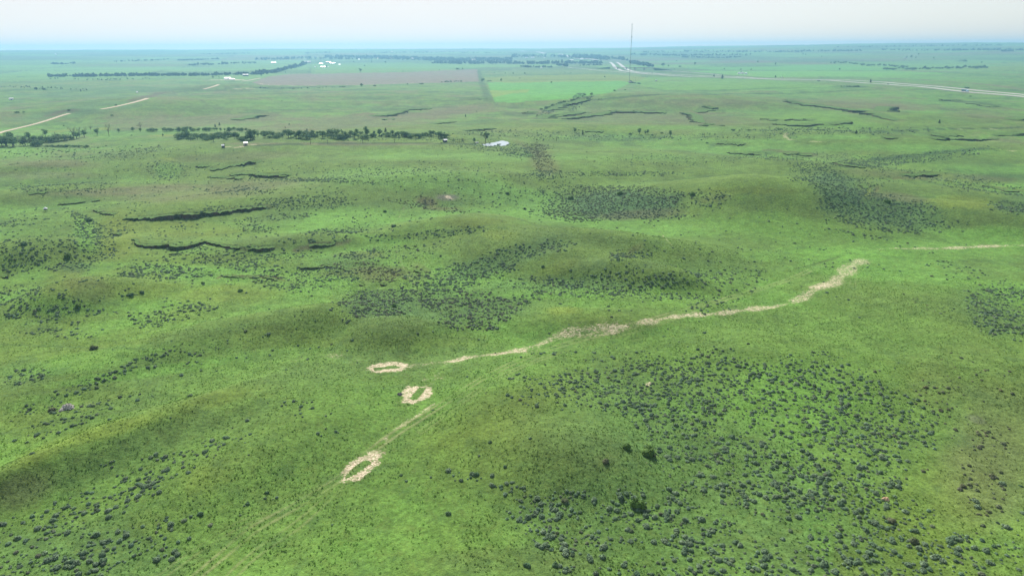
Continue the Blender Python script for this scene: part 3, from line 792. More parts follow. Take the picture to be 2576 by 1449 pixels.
nr, nc = GX.shape
vv = np.stack([GX, GY, GZ], -1).reshape(-1, 3)
ii, jj = np.meshgrid(np.arange(nr - 1), np.arange(nc - 1), indexing='ij')
f = np.stack([ii * nc + jj, ii * nc + jj + 1, (ii + 1) * nc + jj + 1, (ii + 1) * nc + jj], -1).reshape(-1, 4)[:, ::-1]
me = mesh_np('prairie_ground', vv, f, 4)
smooth(me)
set_attr(me, 'plants', np.clip(color, .01, .9).reshape(-1, 3), 'COLOR')
set_attr(me, 'straw', straw.reshape(-1)); set_attr(me, 'track', track.reshape(-1))
tag(link('ground', me, mat=MAT_GROUND), 'rolling green prairie with eroded banks, cattle trails and dry patches', kind='structure')

# ------------------------------------------------------------------ shrubs
def tri_fan_leaf(n, rs, spread, leaf, up=.55, squash=1.05):
    """n leaf triangles over a clump of small domes (base at z=0)"""
    k = 6
    la = rs.rand(k) * 6.283; lr = .62 * rs.rand(k) ** .5
    L = np.stack([lr * np.cos(la), lr * np.sin(la), .10 + .55 * (1 - lr) * rs.rand(k)], 1); R = .36 + .2 * rs.rand(k)
    w = rs.randint(k, size=n)
    d = rs.randn(n, 3); d[:, 2] = np.abs(d[:, 2]) * 1.1 - .25
    d /= np.linalg.norm(d, axis=1, keepdims=True)
    c = L[w] + d * R[w][:, None] * (.75 + .35 * rs.rand(n, 1)) * np.array([spread, spread, squash])
    c[:, 2] = np.maximum(c[:, 2], .04)
    nrm = d + rs.randn(n, 3) * .28 + np.array([0, 0, up])
    nrm /= np.linalg.norm(nrm, axis=1, keepdims=True)
    t = np.cross(nrm, rs.randn(n, 3)); t /= np.linalg.norm(t, axis=1, keepdims=True)
    b = np.cross(nrm, t)
    s = leaf * (.6 + .8 * rs.rand(n))[:, None]
    v = np.stack([c - t * s * .8 - b * s * .5, c + t * s * .8 - b * s * .5, c + b * s * 1.1 + nrm * s * .25], 1)
    return v.reshape(-1, 3)

def shrub_mesh(seed, n, leaf, core=True):
    rs = np.random.RandomState(seed)
    v = tri_fan_leaf(n, rs, 1.0, leaf)
    f = np.arange(len(v)).reshape(-1, 3)
    if core:        # dark woody heart so that no ground shows through
        k = 7
        cv = [(0, 0, .72)] + [(.8 * math.cos(i * 2 * math.pi / k), .8 * math.sin(i * 2 * math.pi / k), .36) for i in range(k)] + [(.7 * math.cos(i * 2 * math.pi / k), .7 * math.sin(i * 2 * math.pi / k), -.1) for i in range(k)]
        cf = []
        for i in range(k):
            j = (i + 1) % k
            cf += [(0, 1 + i, 1 + j), (1 + i, 1 + k + i, 1 + k + j), (1 + i, 1 + k + j, 1 + j)]
        f = np.concatenate([f, np.array(cf) + len(v)]); v = np.concatenate([v, np.array(cv, float)])
    return v, f

def foliage_mat(name, cols, rough=.85, attr=False, trans=.16):
    g = NT(name)
    pos = g.add('ShaderNodeNewGeometry').outputs['Position']
    if attr:
        base = g.add('ShaderNodeAttribute', attribute_name='plants').outputs['Color']
    else:
        base = g.mix(g.add('ShaderNodeObjectInfo').outputs['Random'], cols[0], cols[1])
    n = g.noise(pos, 3.0, 2)
    sc = g.add('ShaderNodeVectorMath', operation='SCALE'); g.link(base, sc.inputs[0]); g.link(g.ramp(n, .3, .7, .72, 1.3), sc.inputs['Scale'])
    p = g.bsdf(sc.outputs[0], rough, spec=.15)
    tr = g.add('ShaderNodeBsdfTranslucent'); g.link(sc.outputs[0], tr.inputs['Color'])
    mx = g.add('ShaderNodeMixShader'); mx.inputs[0].default_value = trans
    g.link(p.outputs[0], mx.inputs[1]); g.link(tr.outputs[0], mx.inputs[2]); g.link(mx.outputs[0], g.out.inputs['Surface'])
    return g.m
MAT_SAGE = foliage_mat('sagebrush_leaves', ((.108, .178, .095), (.165, .232, .138)))
MAT_VEG = foliage_mat('scrub_leaves', None, attr=True)
MAT_TUFT = foliage_mat('grass_blades', None, attr=True, trans=.65)
NEAR_V = [shrub_mesh(50 + i, 190, .15) for i in range(7)]
MID_V = [shrub_mesh(70 + i, 46, .30) for i in range(6)]
FAR_V = [shrub_mesh(90 + i, 8, .5) for i in range(5)]

# where the shrubs stand: centre, radii, turn on the view, density (share of ground spots taken), tint
SH = [
 (1640, 985, 320, 70, 6, .45, 0), (2010, 1010, 330, 110, 8, .55, 0), (1560, 1000, 200, 40, 12, .45, 0), (1350, 1005, 90, 22, 0, .30, 0), (1430, 955, 130, 24, 0, .14, 0),
 (1760, 1130, 180, 90, 28, .62, 0), (1950, 1190, 220, 110, 20, .5, 0), (2130, 1150, 170, 110, 20, .55, 0), (2160, 1260, 170, 90, 10, .7, 0), (2080, 1230, 110, 60, 0, .7, 0),
 (1640, 1265, 110, 34, 8, .6, 0), (1480, 1320, 170, 50, 10, .62, 0), (1430, 1255, 60, 30, 0, .5, 0), (1380, 1330, 100, 40, 20, .5, 0), (1440, 1370, 80, 30, 0, .5, 0),
 (1780, 1350, 200, 60, 14, .62, 0), (1900, 1420, 340, 60, 6, .66, 0), (2180, 1400, 200, 70, 10, .7, 0), (1700, 1440, 200, 40, 0, .4, 0), (1520, 1430, 120, 30, 0, .25, 0), (2330, 1380, 160, 100, 20, .35, 0), (2520, 1400, 140, 70, 15, .35, 0),
 (1230, 1215, 120, 18, 16, .28, 0), (1290, 1240, 60, 14, 14, .45, 0), (1180, 1185, 60, 10, 0, .1, 0), (1110, 1195, 80, 14, 6, .1, 0),
 (2345, 975, 60, 18, 0, .35, 1), (2350, 1020, 60, 20, 0, .4, 1), (2350, 1060, 60, 16, 0, .2, 1), (2480, 1160, 60, 100, 10, .14, 1), (2480, 1240, 60, 60, 10, .2, 1), (2540, 1350, 80, 60, 0, .2, 0), (2400, 1060, 220, 180, 0, .03, 1),
 (330, 1160, 130, 14, -6, .2, 0), (430, 1160, 70, 22, 25, .55, 0), (470, 1150, 100, 16, -4, .35, 0), (330, 1215, 110, 30, -20, .5, 0), (270, 1270, 200, 40, -24, .5, 0), (150, 1310, 230, 50, -16, .5, 0), (150, 1390, 300, 60, 0, .42, 0), (280, 1400, 160, 50, -14, .72, 0), (330, 1350, 160, 36, -20, .5, 0), (420, 1310, 60, 30, 0, .12, 0), (60, 1430, 200, 40, 0, .35, 0), (650, 1262, 60, 10, -12, .35, 0), (560, 1290, 50, 20, 0, .08, 0),
 (520, 1135, 70, 16, -14, .3, 0), (560, 1110, 70, 14, -8, .3, 0), (620, 1080, 60, 24, 0, .08, 0), (730, 1015, 60, 18, 0, .3, 0), (770, 1035, 90, 30, 0, .1, 0), (830, 1090, 60, 14, 0, .12, 0),
 (300, 935, 190, 18, -22, .5, 0), (420, 905, 130, 12, -12, .45, 0), (250, 960, 60, 14, -30, .5, 0), (460, 916, 60, 6, -5, .5, 0), (160, 1060, 120, 24, -22, .3, 0), (90, 1030, 60, 14, 0, .35, 0), (60, 950, 80, 20, -5, .35, 0), (300, 1010, 100, 12, -10, .15, 0), (560, 900, 140, 50, -20, .05, 0), (700, 900, 60, 60, 0, .02, 0),
 (440, 785, 110, 26, -10, .6, 0), (500, 775, 60, 10, 0, .7, 0), (380, 800, 60, 20, 0, .45, 0), (170, 785, 110, 14, 0, .7, 0), (130, 820, 110, 24, -14, .42, 0), (180, 840, 60, 18, 0, .42, 0), (60, 780, 80, 26, 0, .5, 0), (45, 740, 70, 30, 0, .45, 0), (330, 742, 26, 4, 0, .5, 0), (420, 755, 26, 6, 0, .5, 0), (160, 745, 70, 10, 20, .5, 0),
 (110, 640, 150, 30, 0, .6, 0), (60, 670, 110, 18, 0, .7, 0), (240, 600, 60, 40, 30, .65, 0), (215, 555, 70, 14, 30, .6, 0), (260, 580, 60, 20, 0, .5, 0), (60, 560, 90, 10, -6, .5, 0), (120, 620, 130, 16, 0, .5, 0), (190, 672, 34, 10, 0, .85, 0),
 (420, 680, 130, 20, 4, .72, 0), (380, 690, 80, 12, 0, .6, 0), (620, 670, 130, 18, 10, .6, 0), (740, 720, 90, 26, 10, .45, 0), (830, 690, 90, 20, 6, .6, 0), (560, 650, 180, 18, 0, .35, 0), (700, 640, 160, 18, 0, .3, 0), (500, 620, 110, 12, 0, .4, 0), (430, 625, 26, 6, 0, .7, 0),
 (640, 575, 60, 14, 0, .6, 0), (840, 585, 60, 10, 0, .85, 0), (860, 580, 90, 12, -4, .4, 0), (800, 605, 90, 10, 0, .3, 0), (700, 548, 120, 8, -4, .5, 0), (640, 518, 220, 14, -8, .55, 0), (800, 510, 100, 20, 0, .6, 0), (820, 455, 120, 5, 2, .9, 0), (600, 480, 100, 10, 0, .3, 0), (740, 452, 150, 6, 0, .4, 0),
 (1090, 590, 70, 12, -8, .85, 0), (1160, 580, 66, 11, -4, .85, 0), (1050, 595, 60, 8, 0, .5, 0), (950, 600, 100, 12, 0, .3, 0), (960, 560, 130, 40, 0, .06, 0), (905, 640, 70, 14, 0, .4, 0), (1010, 640, 110, 24, 0, .15, 0), (1100, 620, 110, 14, -6, .2, 0),
 (1240, 650, 90, 22, -22, .75, 0), (1330, 635, 80, 14, -10, .7, 0), (1170, 680, 100, 22, -10, .8, 0), (1400, 620, 60, 14, 0, .5, 0), (1170, 708, 110, 16, -10, .75, 0), (1260, 670, 60, 18, 0, .8, 0), (1100, 715, 110, 14, 0, .5, 0),
 (1380, 710, 130, 16, 0, .62, 0), (1500, 705, 130, 20, -4, .72, 0), (1600, 715, 130, 22, 0, .6, 0), (1700, 705, 110, 24, 0, .5, 0), (1560, 650, 36, 24, 20, .75, 0), (1570, 690, 60, 12, -20, .8, 0), (1600, 640, 40, 14, 0, .5, 0), (1440, 735, 200, 14, 4, .35, 0), (1640, 740, 160, 10, 4, .4, 0), (1560, 745, 60, 8, 0, .4, 0), (1780, 700, 120, 20, 0, .3, 0), (1870, 690, 80, 20, 0, .22, 0),
 (1850, 740, 110, 24, -20, .12, 0), (1830, 700, 100, 40, 0, .1, 0), (1790, 770, 80, 10, 0, .2, 0), (1760, 640, 120, 30, 0, .04, 0),
 (940, 750, 80, 22, 0, .92, 2), (905, 790, 60, 16, -20, .85, 2), (960, 780, 60, 20, 0, .9, 2), (870, 770, 40, 22, 0, .6, 2), (1000, 740, 60, 16, 0, .7, 2), (1180, 755, 130, 24, 4, .72, 2), (1190, 790, 100, 24, 6, .95, 2), (1170, 818, 80, 12, 4, .9, 2), (1130, 775, 70, 24, 10, .85, 2), (1270, 770, 60, 22, 0, .6, 2), (1330, 750, 80, 18, -10, .4, 2), (1070, 745, 60, 14, 0, .6, 2), (820, 720, 60, 8, 0, .3, 0), (1080, 700, 80, 14, 0, .5, 0), (1230, 800, 60, 14, 0, .6, 2), (1300, 760, 50, 8, 0, .4, 2),
 (960, 690, 90, 16, 0, .5, 1), (880, 670, 90, 16, 0, .4, 1), (990, 705, 60, 8, 0, .5, 1), (1080, 520, 90, 10, 8, .6, 1), (1065, 508, 26, 16, 0, .8, 1), (1055, 680, 24, 8, 30, .5, 1),
 (1560, 515, 180, 38, 2, .95, 2), (1500, 540, 110, 16, 0, .95, 2), (1640, 500, 110, 30, 0, .95, 2), (1680, 545, 90, 10, 0, .6, 2), (1400, 520, 60, 20, 20, .5, 0), (1300, 500, 160, 30, 0, .10, 0), (1450, 480, 130, 14, 0, .5, 0), (1380, 540, 60, 10, 10, .5, 0), (1780, 500, 60, 26, 0, .5, 0), (1300, 450, 200, 20, 0, .08, 0), (1240, 490, 120, 22, 0, .08, 0), (1370, 440, 60, 12, 0, .7, 0), (1360, 400, 50, 26, 60, .5, 1), (1320, 385, 60, 14, 0, .5, 0), (1560, 438, 180, 7, 0, .6, 0), (1100, 440, 200, 30, 0, .06, 0), (900, 440, 200, 24, 0, .06, 0), (1700, 405, 220, 14, 0, .1, 0), (1250, 370, 140, 10, 0, .25, 0),
 (2200, 520, 130, 36, 14, .9, 0), (2110, 510, 80, 40, 30, .8, 0), (2240, 560, 150, 26, 4, .75, 0), (2320, 525, 60, 20, 10, .8, 0), (2100, 455, 90, 30, 20, .55, 0), (2060, 440, 70, 24, 0, .4, 0), (2160, 590, 110, 8, 10, .4, 0), (2330, 570, 110, 24, 0, .3, 0), (2150, 480, 60, 20, 0, .5, 0), (2550, 525, 60, 18, 8, .8, 0), (1960, 540, 80, 40, 20, .04, 0), (2300, 398, 260, 12, -6, .5, 0), (2200, 410, 120, 14, -6, .5, 0), (2050, 420, 60, 12, 0, .5, 0), (2480, 470, 130, 20, 8, .3, 0), (2250, 440, 160, 20, 0, .12, 0), (2060, 395, 200, 12, 0, .12, 0),
 (2510, 780, 80, 40, 20, .75, 0), (2470, 760, 60, 24, 20, .4, 0), (2540, 730, 60, 26, 10, .5, 0), (2500, 830, 60, 16, 20, .75, 0), (2470, 815, 40, 12, 20, .7, 0), (2370, 665, 60, 8, 0, .25, 0), (2420, 690, 80, 22, 0, .12, 0), (2400, 790, 60, 14, 20, .12, 0), (2570, 850, 60, 12, 0, .5, 0), (2320, 765, 60, 12, 20, .1, 1),
 (1690, 850, 70, 10, 0, .12, 0), (1480, 885, 140, 12, 0, .15, 0), (1540, 905, 100, 10, 0, .25, 0), (1400, 888, 60, 6, 0, .3, 0), (1720, 900, 140, 24, 0, .3, 0), (1850, 900, 100, 30, 10, .2, 0), (2000, 960, 140, 30, 6, .4, 0), (1840, 940, 130, 30, 0, .5, 0), (1650, 930, 150, 20, 0, .3, 0),
 (900, 480, 400, 60, 0, .025, 0), (500, 440, 500, 40, 0, .03, 0), (2000, 620, 500, 60, 0, .012, 0), (560, 850, 500, 60, 0, .012, 0), (1288, 1000, 1300, 450, 0, .004, 0), (1288, 600, 1300, 200, 0, .008, 0), (300, 620, 400, 130, 0, .06, 0),
 (1000, 350, 260, 6, 0, .1, 0), (1700, 345, 400, 10, 0, .25, 0), (2100, 330, 250, 10, 0, .4, 0), (1300, 335, 200, 10, 0, .2, 0), (200, 385, 300, 20, 0, .15, 0), (420, 430, 60, 24, 10, .3, 0), (160, 475, 160, 14, 0, .3, 0),
 (1450, 265, 26, 10, -40, .7, 0), (1400, 270, 30, 6, -35, .8, 0), (1370, 283, 22, 5, -30, .7, 0), (1450, 247, 24, 8, -40, .8, 0),
]
def shrub_density(px, py, x, y):
    miss = np.ones(px.shape); tint = np.zeros(px.shape); best = np.zeros(px.shape)
    w1 = fbm(x, y, 30, 3, 301); w2 = fbm(x, y, 9, 3, 302)
    for (cx, cy, rx, ry, tn, dens, tk) in SH:
        t = math.radians(tn)
        dx, dy = px - cx, py - cy
        m = (np.abs(dx) < rx * 1.6 + ry) & (np.abs(dy) < ry * 1.6 + rx * abs(math.sin(t)) * 1.6 + 4)
        if not m.any(): continue
        dx, dy = dx[m], dy[m]
        u = (dx * math.cos(t) + dy * math.sin(t)) / rx
        v = (-dx * math.sin(t) + dy * math.cos(t)) / ry
        q = np.hypot(u, v) + .40 * w1[m] + .30 * w2[m]
        k = (1 - sstep(.70, 1.18, q)) * dens
        if dens > .05:
            k = k * np.clip(1 + 1.3 * w2[m], .05, 1.8)
        miss[m] *= 1 - np.clip(k, 0, .97)
        tb = np.where(k > best[m], tk, tint[m]); tint[m] = tb
        best[m] = np.maximum(best[m], k)
    return 1 - miss, tint

bands = [(88, 330, .85), (330, 700, .85), (700, 1500, .16)]
cand = []
for r0, r1, per in bands:
    area = math.radians(90) / 2 * (r1 ** 2 - r0 ** 2)
    n = int(area * per)
    r = np.sqrt(nrs.rand(n) * (r1 ** 2 - r0 ** 2) + r0 ** 2); a = np.radians(nrs.rand(n) * 90 - 45)
    cand.append(np.stack([r * np.sin(a), r * np.cos(a), np.full(n, 1.0 if r1 < 900 else 1.6)], 1))
cand = np.concatenate(cand)
cx_, cy_ = cand[:, 0], cand[:, 1]; cz_ = ground_z(cx_, cy_)
ppx, ppy = to_px(cx_, cy_, cz_)
dens, tint = shrub_density(ppx, ppy, cx_, cy_)
keep = nrs.rand(len(dens)) < dens * np.where((ppy > 900) & (ppx > 1200), 1.15, .9)
sx, sy, sz, tint, boost = cx_[keep], cy_[keep], cz_[keep], tint[keep], cand[keep, 2]
px_, py_ = ppx[keep], ppy[keep]
ss = (.27 + .50 * nrs.rand(len(sx)) ** 2.6) * boost
ss = np.where(np.hypot(sx, sy) > 330, ss * .95, ss)
ss = np.where(tint == 2, ss * 1.02, ss)
print("shrubs", len(sx))
pal = np.array([[.122, .190, .108], [.135, .160, .085], [.130, .178, .105]])[tint.astype(int)]
pal = pal * (.72 + .6 * nrs.rand(len(sx)))[:, None] + (nrs.rand(len(sx), 3) - .5) * .02
pal = np.where((nrs.rand(len(sx)) < .12)[:, None], pal * np.array([1.15, .95, .98]), pal)

# lone bushes that stand out: view position, radius in metres, kind (0 sage, 1 rust, 2 fresh green)
LONE = [(B(1, 2040, 640)[0] + (2.0, 2)), (B(1, 1900, 600)[0] + (1.2, 2)), (B(1, 1975, 985)[0] + (1.6, 2)), (B(1, 900, 775)[0] + (1.3, 0)), (B(1, 1090, 722)[0] + (.8, 0)), (B(1, 1760, 690)[0] + (1.5, 1)), (B(1, 1490, 950)[0] + (1.3, 1)),
        (B(1, 715, 1035)[0] + (1.1, 0)), (B(1, 1240, 1380)[0] + (1.2, 0)), (B(1, 1425, 1380)[0] + (1.2, 0)), (B(0, 1335, 1035)[0] + (1.2, 0)), (B(0, 1650, 968)[0] + (.9, 0)), (B(0, 1778, 895)[0] + (.9, 0)), (M(0, 710, 1345)[0] + (2.3, 1)), (B(0, 350, 345)[0] + (1.7, 1)),
        (B(1, 990, 560)[0] + (.9, 0)), (B(1, 397, 778)[0] + (.8, 0)), (B(2, 1540, 1225)[0] + (1.6, 1)), (B(2, 1390, 1085)[0] + (1.7, 1)), (B(2, 2255, 850)[0] + (.8, 0)), (B(2, 1870, 855)[0] + (1.3, 1)), (B(2, 1280, 90)[0] + (1.0, 1)),
        (M(1, 2100, 180)[0] + (3.2, 2)), (M(1, 1730, 215)[0] + (2.6, 2)), (M(1, 1255, 175)[0] + (2.2, 0)), (M(1, 1385, 292)[0] + (1.9, 0)), (M(1, 330, 312)[0] + (1.9, 2)), (M(1, 400, 1030)[0] + (1.6, 2)), (M(1, 1520, 725)[0] + (1.4, 0)), (M(0, 590, 1028)[0] + (2.0, 2)), (M(0, 510, 655)[0] + (2.6, 2)),
        (M(0, 988, 940)[0] + (1.9, 0)), (M(0, 1072, 920)[0] + (1.7, 0)), (M(0, 1815, 912)[0] + (1.6, 2)), (M(0, 1533, 852)[0] + (1.5, 2)), (M(0, 675, 380)[0] + (3.0, 0)), (M(0, 180, 560)[0] + (2.5, 0)), (M(2, 1545, 240)[0] + (3.0, 2)), (M(2, 70, 185)[0] + (2.6, 2)), (M(1, 395, 425)[0] + (2.4, 0))]
lpos = G([(l[0], l[1]) for l in LONE])

# shrubs that show largest are things of their own; the rest is one object
dcam = np.sqrt(sx ** 2 + sy ** 2 + (CAM_H - sz) ** 2)
inside = (px_ > 12) & (px_ < 2564) & (py_ < 1440)
order = np.argsort(-(ss / dcam) * inside)
n_ind = 300 - len(LONE)
ind, rest = order[:n_ind], order[n_ind:]
near_me = []
for v, f in NEAR_V:
    m_ = mesh_np('sagebrush', v, f, 3); m_.materials.append(MAT_SAGE); near_me.append(m_)
def where_words(x, y):
    c = ('far left', 'left', 'left of centre', 'centre', 'right of centre', 'right', 'far right')[int(min(6, max(0, x / 2576 * 7)))]
    return c
lab_n = {}
FEAT = [(1053 / 1.0, 0, '')]
def patch_label(x, y, s, tone):
    size = 'large' if s > .85 else ('small' if s < .62 else 'middling')
    row = 'nearest' if y > 1330 else ('middle' if y > 1180 else 'farther')
    col = ('bottom left corner' if x < 520 else 'slope below the straw rings' if x < 1250 else 'dark knoll foot' if x < 1620 else
           'thick scrub right of middle' if x < 1950 else 'scrub beside the tan rock' if x < 2330 else 'thin scrub by right edge')
    return f'{size} grey-green sagebrush, {row} part of the {col}'
for i in ind:
    o = link('sagebrush', near_me[int(nrs.randint(len(near_me)))])
    o.location = (sx[i], sy[i], sz[i] - .05)
    s = ss[i] * 1.1
    o.scale = (s * (.9 + .2 * nrs.rand()), s * (.9 + .2 * nrs.rand()), s * (.85 + .25 * nrs.rand()))
    o.rotation_euler = (0, 0, nrs.rand() * 6.28)
    tag(o, patch_label(px_[i], py_[i], ss[i], 0), 'shrub', 'sagebrush scattered over the near slopes')

def scatter_mesh(name, X, Y, Z, Srad, hfac, C, protos, rs, mat=None):
    """one mesh made of many small plants"""
    V, F, A = [], [], []
    pick = rs.randint(len(protos), size=len(X)); base = 0
    for k, (v, f) in enumerate(protos):
        m = np.nonzero(pick == k)[0]
        if not len(m): continue
        a = rs.rand(len(m)) * 6.283
        ca, sa = np.cos(a), np.sin(a)
        vx = v[None, :, 0] * ca[:, None] - v[None, :, 1] * sa[:, None]; vy = v[None, :, 0] * sa[:, None] + v[None, :, 1] * ca[:, None]
        s = Srad[m][:, None]
        P = np.stack([X[m][:, None] + vx * s, Y[m][:, None] + vy * s, Z[m][:, None] + v[None, :, 2] * s * hfac[m][:, None]], -1)
        nv = v.shape[0]
        F.append((f[None] + (base + np.arange(len(m)) * nv)[:, None, None]).reshape(-1, f.shape[1]))
        V.append(P.reshape(-1, 3)); A.append(np.repeat(C[m], nv, 0)); base += nv * len(m)
    me = mesh_np(name, np.concatenate(V), np.concatenate(F), protos[0][1].shape[1])
    set_attr(me, 'plants', np.clip(np.concatenate(A), .01, 1), 'COLOR')
    me.materials.append(mat or MAT_VEG)
    return me

rs = np.random.RandomState(5)
dr = np.hypot(sx[rest], sy[rest])
V, F, A = [], [], []
for lo, hi, protos, nm in ((0, 210, NEAR_V[:5], 'near'), (210, 420, MID_V, 'mid'), (420, 9999, FAR_V, 'far')):
    m = rest[(dr >= lo) & (dr < hi)]
    me = scatter_mesh('sagebrush_scrub', sx[m], sy[m], sz[m] - .04, ss[m], .8 + .3 * rs.rand(len(m)), pal[m], protos, rs)
    n = len(me.vertices); buf = np.empty(n * 3, np.float32); me.vertices.foreach_get('co', buf)
    fi = np.empty(len(me.loops), np.int32); me.loops.foreach_get('vertex_index', fi)
    cb = np.empty(n * 4, np.float32); me.attributes['plants'].data.foreach_get('color', cb)
    F.append(fi.reshape(-1, 3) + sum(len(q) for q in V)); V.append(buf.reshape(-1, 3)); A.append(cb.reshape(-1, 4)[:, :3])
    bpy.data.meshes.remove(me)
me = mesh_np('sagebrush_scrub', np.concatenate(V), np.concatenate(F), 3); set_attr(me, 'plants', np.concatenate(A), 'COLOR')
print('scrub faces', len(me.polygons))
tag(link('sagebrush_scrub', me, mat=MAT_VEG), 'countless grey-green sagebrush growing in patches over the hills', kind='stuff')

# the lone bushes
LM = [foliage_mat('lone_sage', ((.065, .13, .06), (.09, .155, .07))), foliage_mat('russet_twigs', ((.092, .115, .058), (.115, .125, .066))), foliage_mat('fresh_leaves', ((.085, .155, .035), (.10, .18, .04)))]
LONE_TXT = {
 0: 'fresh green bush casting a long shadow beside the thick scrub', 1: 'small fresh green bush just left of the long-shadowed green bush', 2: 'fresh green bush in the scrub below the dark knoll',
 3: 'lone dark round bush on the open slope right of the lowest straw ring', 4: 'small lone bush upslope of the dark round bush', 5: 'russet bush on the side of the dark knoll', 6: 'russet bush at the upper edge of the lower scrub patch',
 7: 'lone dark bush on the open grass near the bottom, left of the scrub', 8: 'dark bush close to the bottom edge, left one of two', 9: 'dark bush close to the bottom edge, right one of two', 10: 'lone dark bush left of the wheel tracks near the bottom',
 11: 'dark bush above the wheel tracks, next to a short row of bushes', 12: 'small dark bush upslope of the short row of bushes', 13: 'dark brown bare bush on the bright green slope at far left', 14: 'brown bush beside the pale boulder mound on the left', 15: 'tiny bush on the bare upper slope below the middle straw ring',
 16: 'small bush just right of the lowest straw ring', 17: 'greyish brown bush in the lower right scrub', 18: 'greyish brown bush below the tan rock', 19: 'tiny dark bush standing at the right edge of the frame', 20: 'rusty bush on the yellow-green slope at lower right', 21: 'rusty bush above the scrub on the right hand slope',
 22: 'big dark green bush in the middle of the dense grey scrub patch', 23: 'big green bush at the left edge of the dense grey scrub patch', 24: 'dark bush on the light green flat left of the grey scrub patch', 25: 'dark bush above the grassy saddle left of the grey scrub patch', 26: 'green bush beside the upper end of the cattle trail',
 27: 'green bush on top of the dense dark scrub behind the round knoll', 28: 'lone dark bush on the yellow-green flank of the middle knoll', 29: 'pale green bush in the flat meadow right of the isolated mound', 30: 'green bush on the shoulder of the isolated mound',
 31: 'dark bush in the bright meadow, left one of a pair', 32: 'dark bush in the bright meadow, right one of a pair', 33: 'fresh green bush in the bright meadow above the shrub patch', 34: 'small green bush farther up the bright meadow', 35: 'dark bush in the creek bed at left', 36: 'dark bush above the scrub at the left edge',
 37: 'big green bush in the wide scrub patch on the right', 38: 'dark green bush at the left foot of the big right hill', 39: 'dark bush beside the bend of the cattle trail'}
for i, l in enumerate(LONE):
    if i in (0, 1, 2, 22, 23):
        v, f = shrub_mesh(400 + i, 420, .12)
    else:
        v, f = shrub_mesh(400 + i, 230, .14)
    me = mesh_np('bush', v, f, 3)
    o = link('bush', me, mat=LM[l[3]])
    o.location = Vector(lpos[i]) - Vector((0, 0, .08))
    h = 1.35 if l[3] == 2 else 1.0
    if i not in (0, 1, 2): l = l[:2] + (l[2] * .68, l[3])
    o.scale = (l[2], l[2] * .9, l[2] * h)
    tag(o, LONE_TXT[i], 'bush')

# short grass tufts that roughen the nearest slopes
area = math.radians(92) / 2 * (330 ** 2 - 88 ** 2)
n = 150000
r = np.sqrt(nrs.rand(n) ** 1.25 * (330 ** 2 - 88 ** 2) + 88 ** 2); a = np.radians(nrs.rand(n) * 92 - 46)
tx, ty = r * np.sin(a), r * np.cos(a)
i_ = np.clip(np.searchsorted(RR, r) - 1, 0, len(RR) - 2); j_ = np.clip(np.searchsorted(AZ, a) - 1, 0, len(AZ) - 2)
kp = (straw[i_, j_] < .3) & (track[i_, j_] < .3) & (nrs.rand(n) < .55 + .6 * noise(tx, ty, 9, 501) + .5 * noise(tx, ty, 40, 503))
tx, ty, i_, j_ = tx[kp], ty[kp], i_[kp], j_[kp]
tz = ground_z(tx, ty)
tc = color[i_, j_] * (1.1 + .6 * nrs.rand(len(tx)))[:, None]
def tuft(seed):
    rs = np.random.RandomState(seed); v = []
    for k in range(7):
        t = rs.rand() * 6.28; c = np.array([math.cos(t), math.sin(t), 0]); n_ = np.array([-c[1], c[0], 0]); b = c * .25
        v += [b - n_ * .38, b + n_ * .38, c * (.75 + .3 * rs.rand()) + np.array([0, 0, .6 + .6 * rs.rand()])]
    return np.array(v), np.arange(21).reshape(-1, 3)
me = scatter_mesh('grass_tufts', tx, ty, tz - .02, .13 + .20 * nrs.rand(len(tx)) ** 2, .6 + .5 * nrs.rand(len(tx)), tc, [tuft(s) for s in range(5)], rs, MAT_TUFT)
tag(link('grass_tufts', me), 'short prairie grass tufts covering the near slopes', kind='stuff')


# ------------------------------------------------------------------ simple materials
def plain(name, col, rough=.7, var=.12, scale=1.0, metallic=0.0, spec=.3):
    g = NT(name)
    pos = g.add('ShaderNodeTexCoord').outputs['Object']
    n = g.noise(pos, scale, 4)
    lo = tuple(max(0, v * (1 - var)) for v in col); hi = tuple(min(1, v * (1 + var)) for v in col)
    g.bsdf(g.mix(g.ramp(n, .3, .7), lo, hi), rough, metallic=metallic, spec=spec)
    return g.m
M_WHITE = plain('white_paint', (.78, .78, .76), .5, .06)
M_ROOF_W = plain('white_metal_roof', (.82, .82, .82), .35, .05, 2)
M_ROOF_G = plain('grey_roof', (.28, .28, .27), .6, .12, 2)
M_ROOF_R = plain('red_brown_roof', (.26, .10, .07), .6, .15, 2)
M_WALL_T = plain('tan_wall', (.42, .35, .27), .8, .1)
M_WALL_D = plain('weathered_wood', (.085, .075, .065), .9, .3, 3)
M_WALL_R = plain('red_wall', (.28, .07, .05), .8, .12)
M_DARK = plain('dark_metal', (.05, .052, .055), .5, .2, 2, .5)
M_STEEL = plain('galvanised_steel', (.13, .14, .15), .45, .15, 3, .6)
M_WOOD = plain('pole_wood', (.10, .075, .055), .9, .3, 5)
M_GLASS = plain('dark_glass', (.02, .03, .035), .1, .1, 1, 0, .6)
M_RUBBER = plain('rubber', (.02, .02, .02), .9, .2)
M_ROCK = plain('pale_rock', (.40, .37, .33), .95, .25, 1.6)
M_TANROCK = plain('tan_rock', (.52, .36, .22), .95, .2, 1.6)
M_GREYROCK = plain('grey_rock', (.17, .16, .15), .95, .3, 2.5)
M_CONC = plain('concrete', (.36, .35, .33), .85, .12, .6)
M_BARK = plain('bark', (.075, .06, .048), .95, .25, 6)
M_GREYBARK = plain('grey_branches', (.17, .15, .13), .95, .2, 6)
M_TRUCKG = plain('dark_teal_paint', (.02, .085, .10), .4, .1, 1, .1)
M_TRUCKB = plain('pale_blue_paint', (.30, .48, .55), .35, .05, 1, .1)

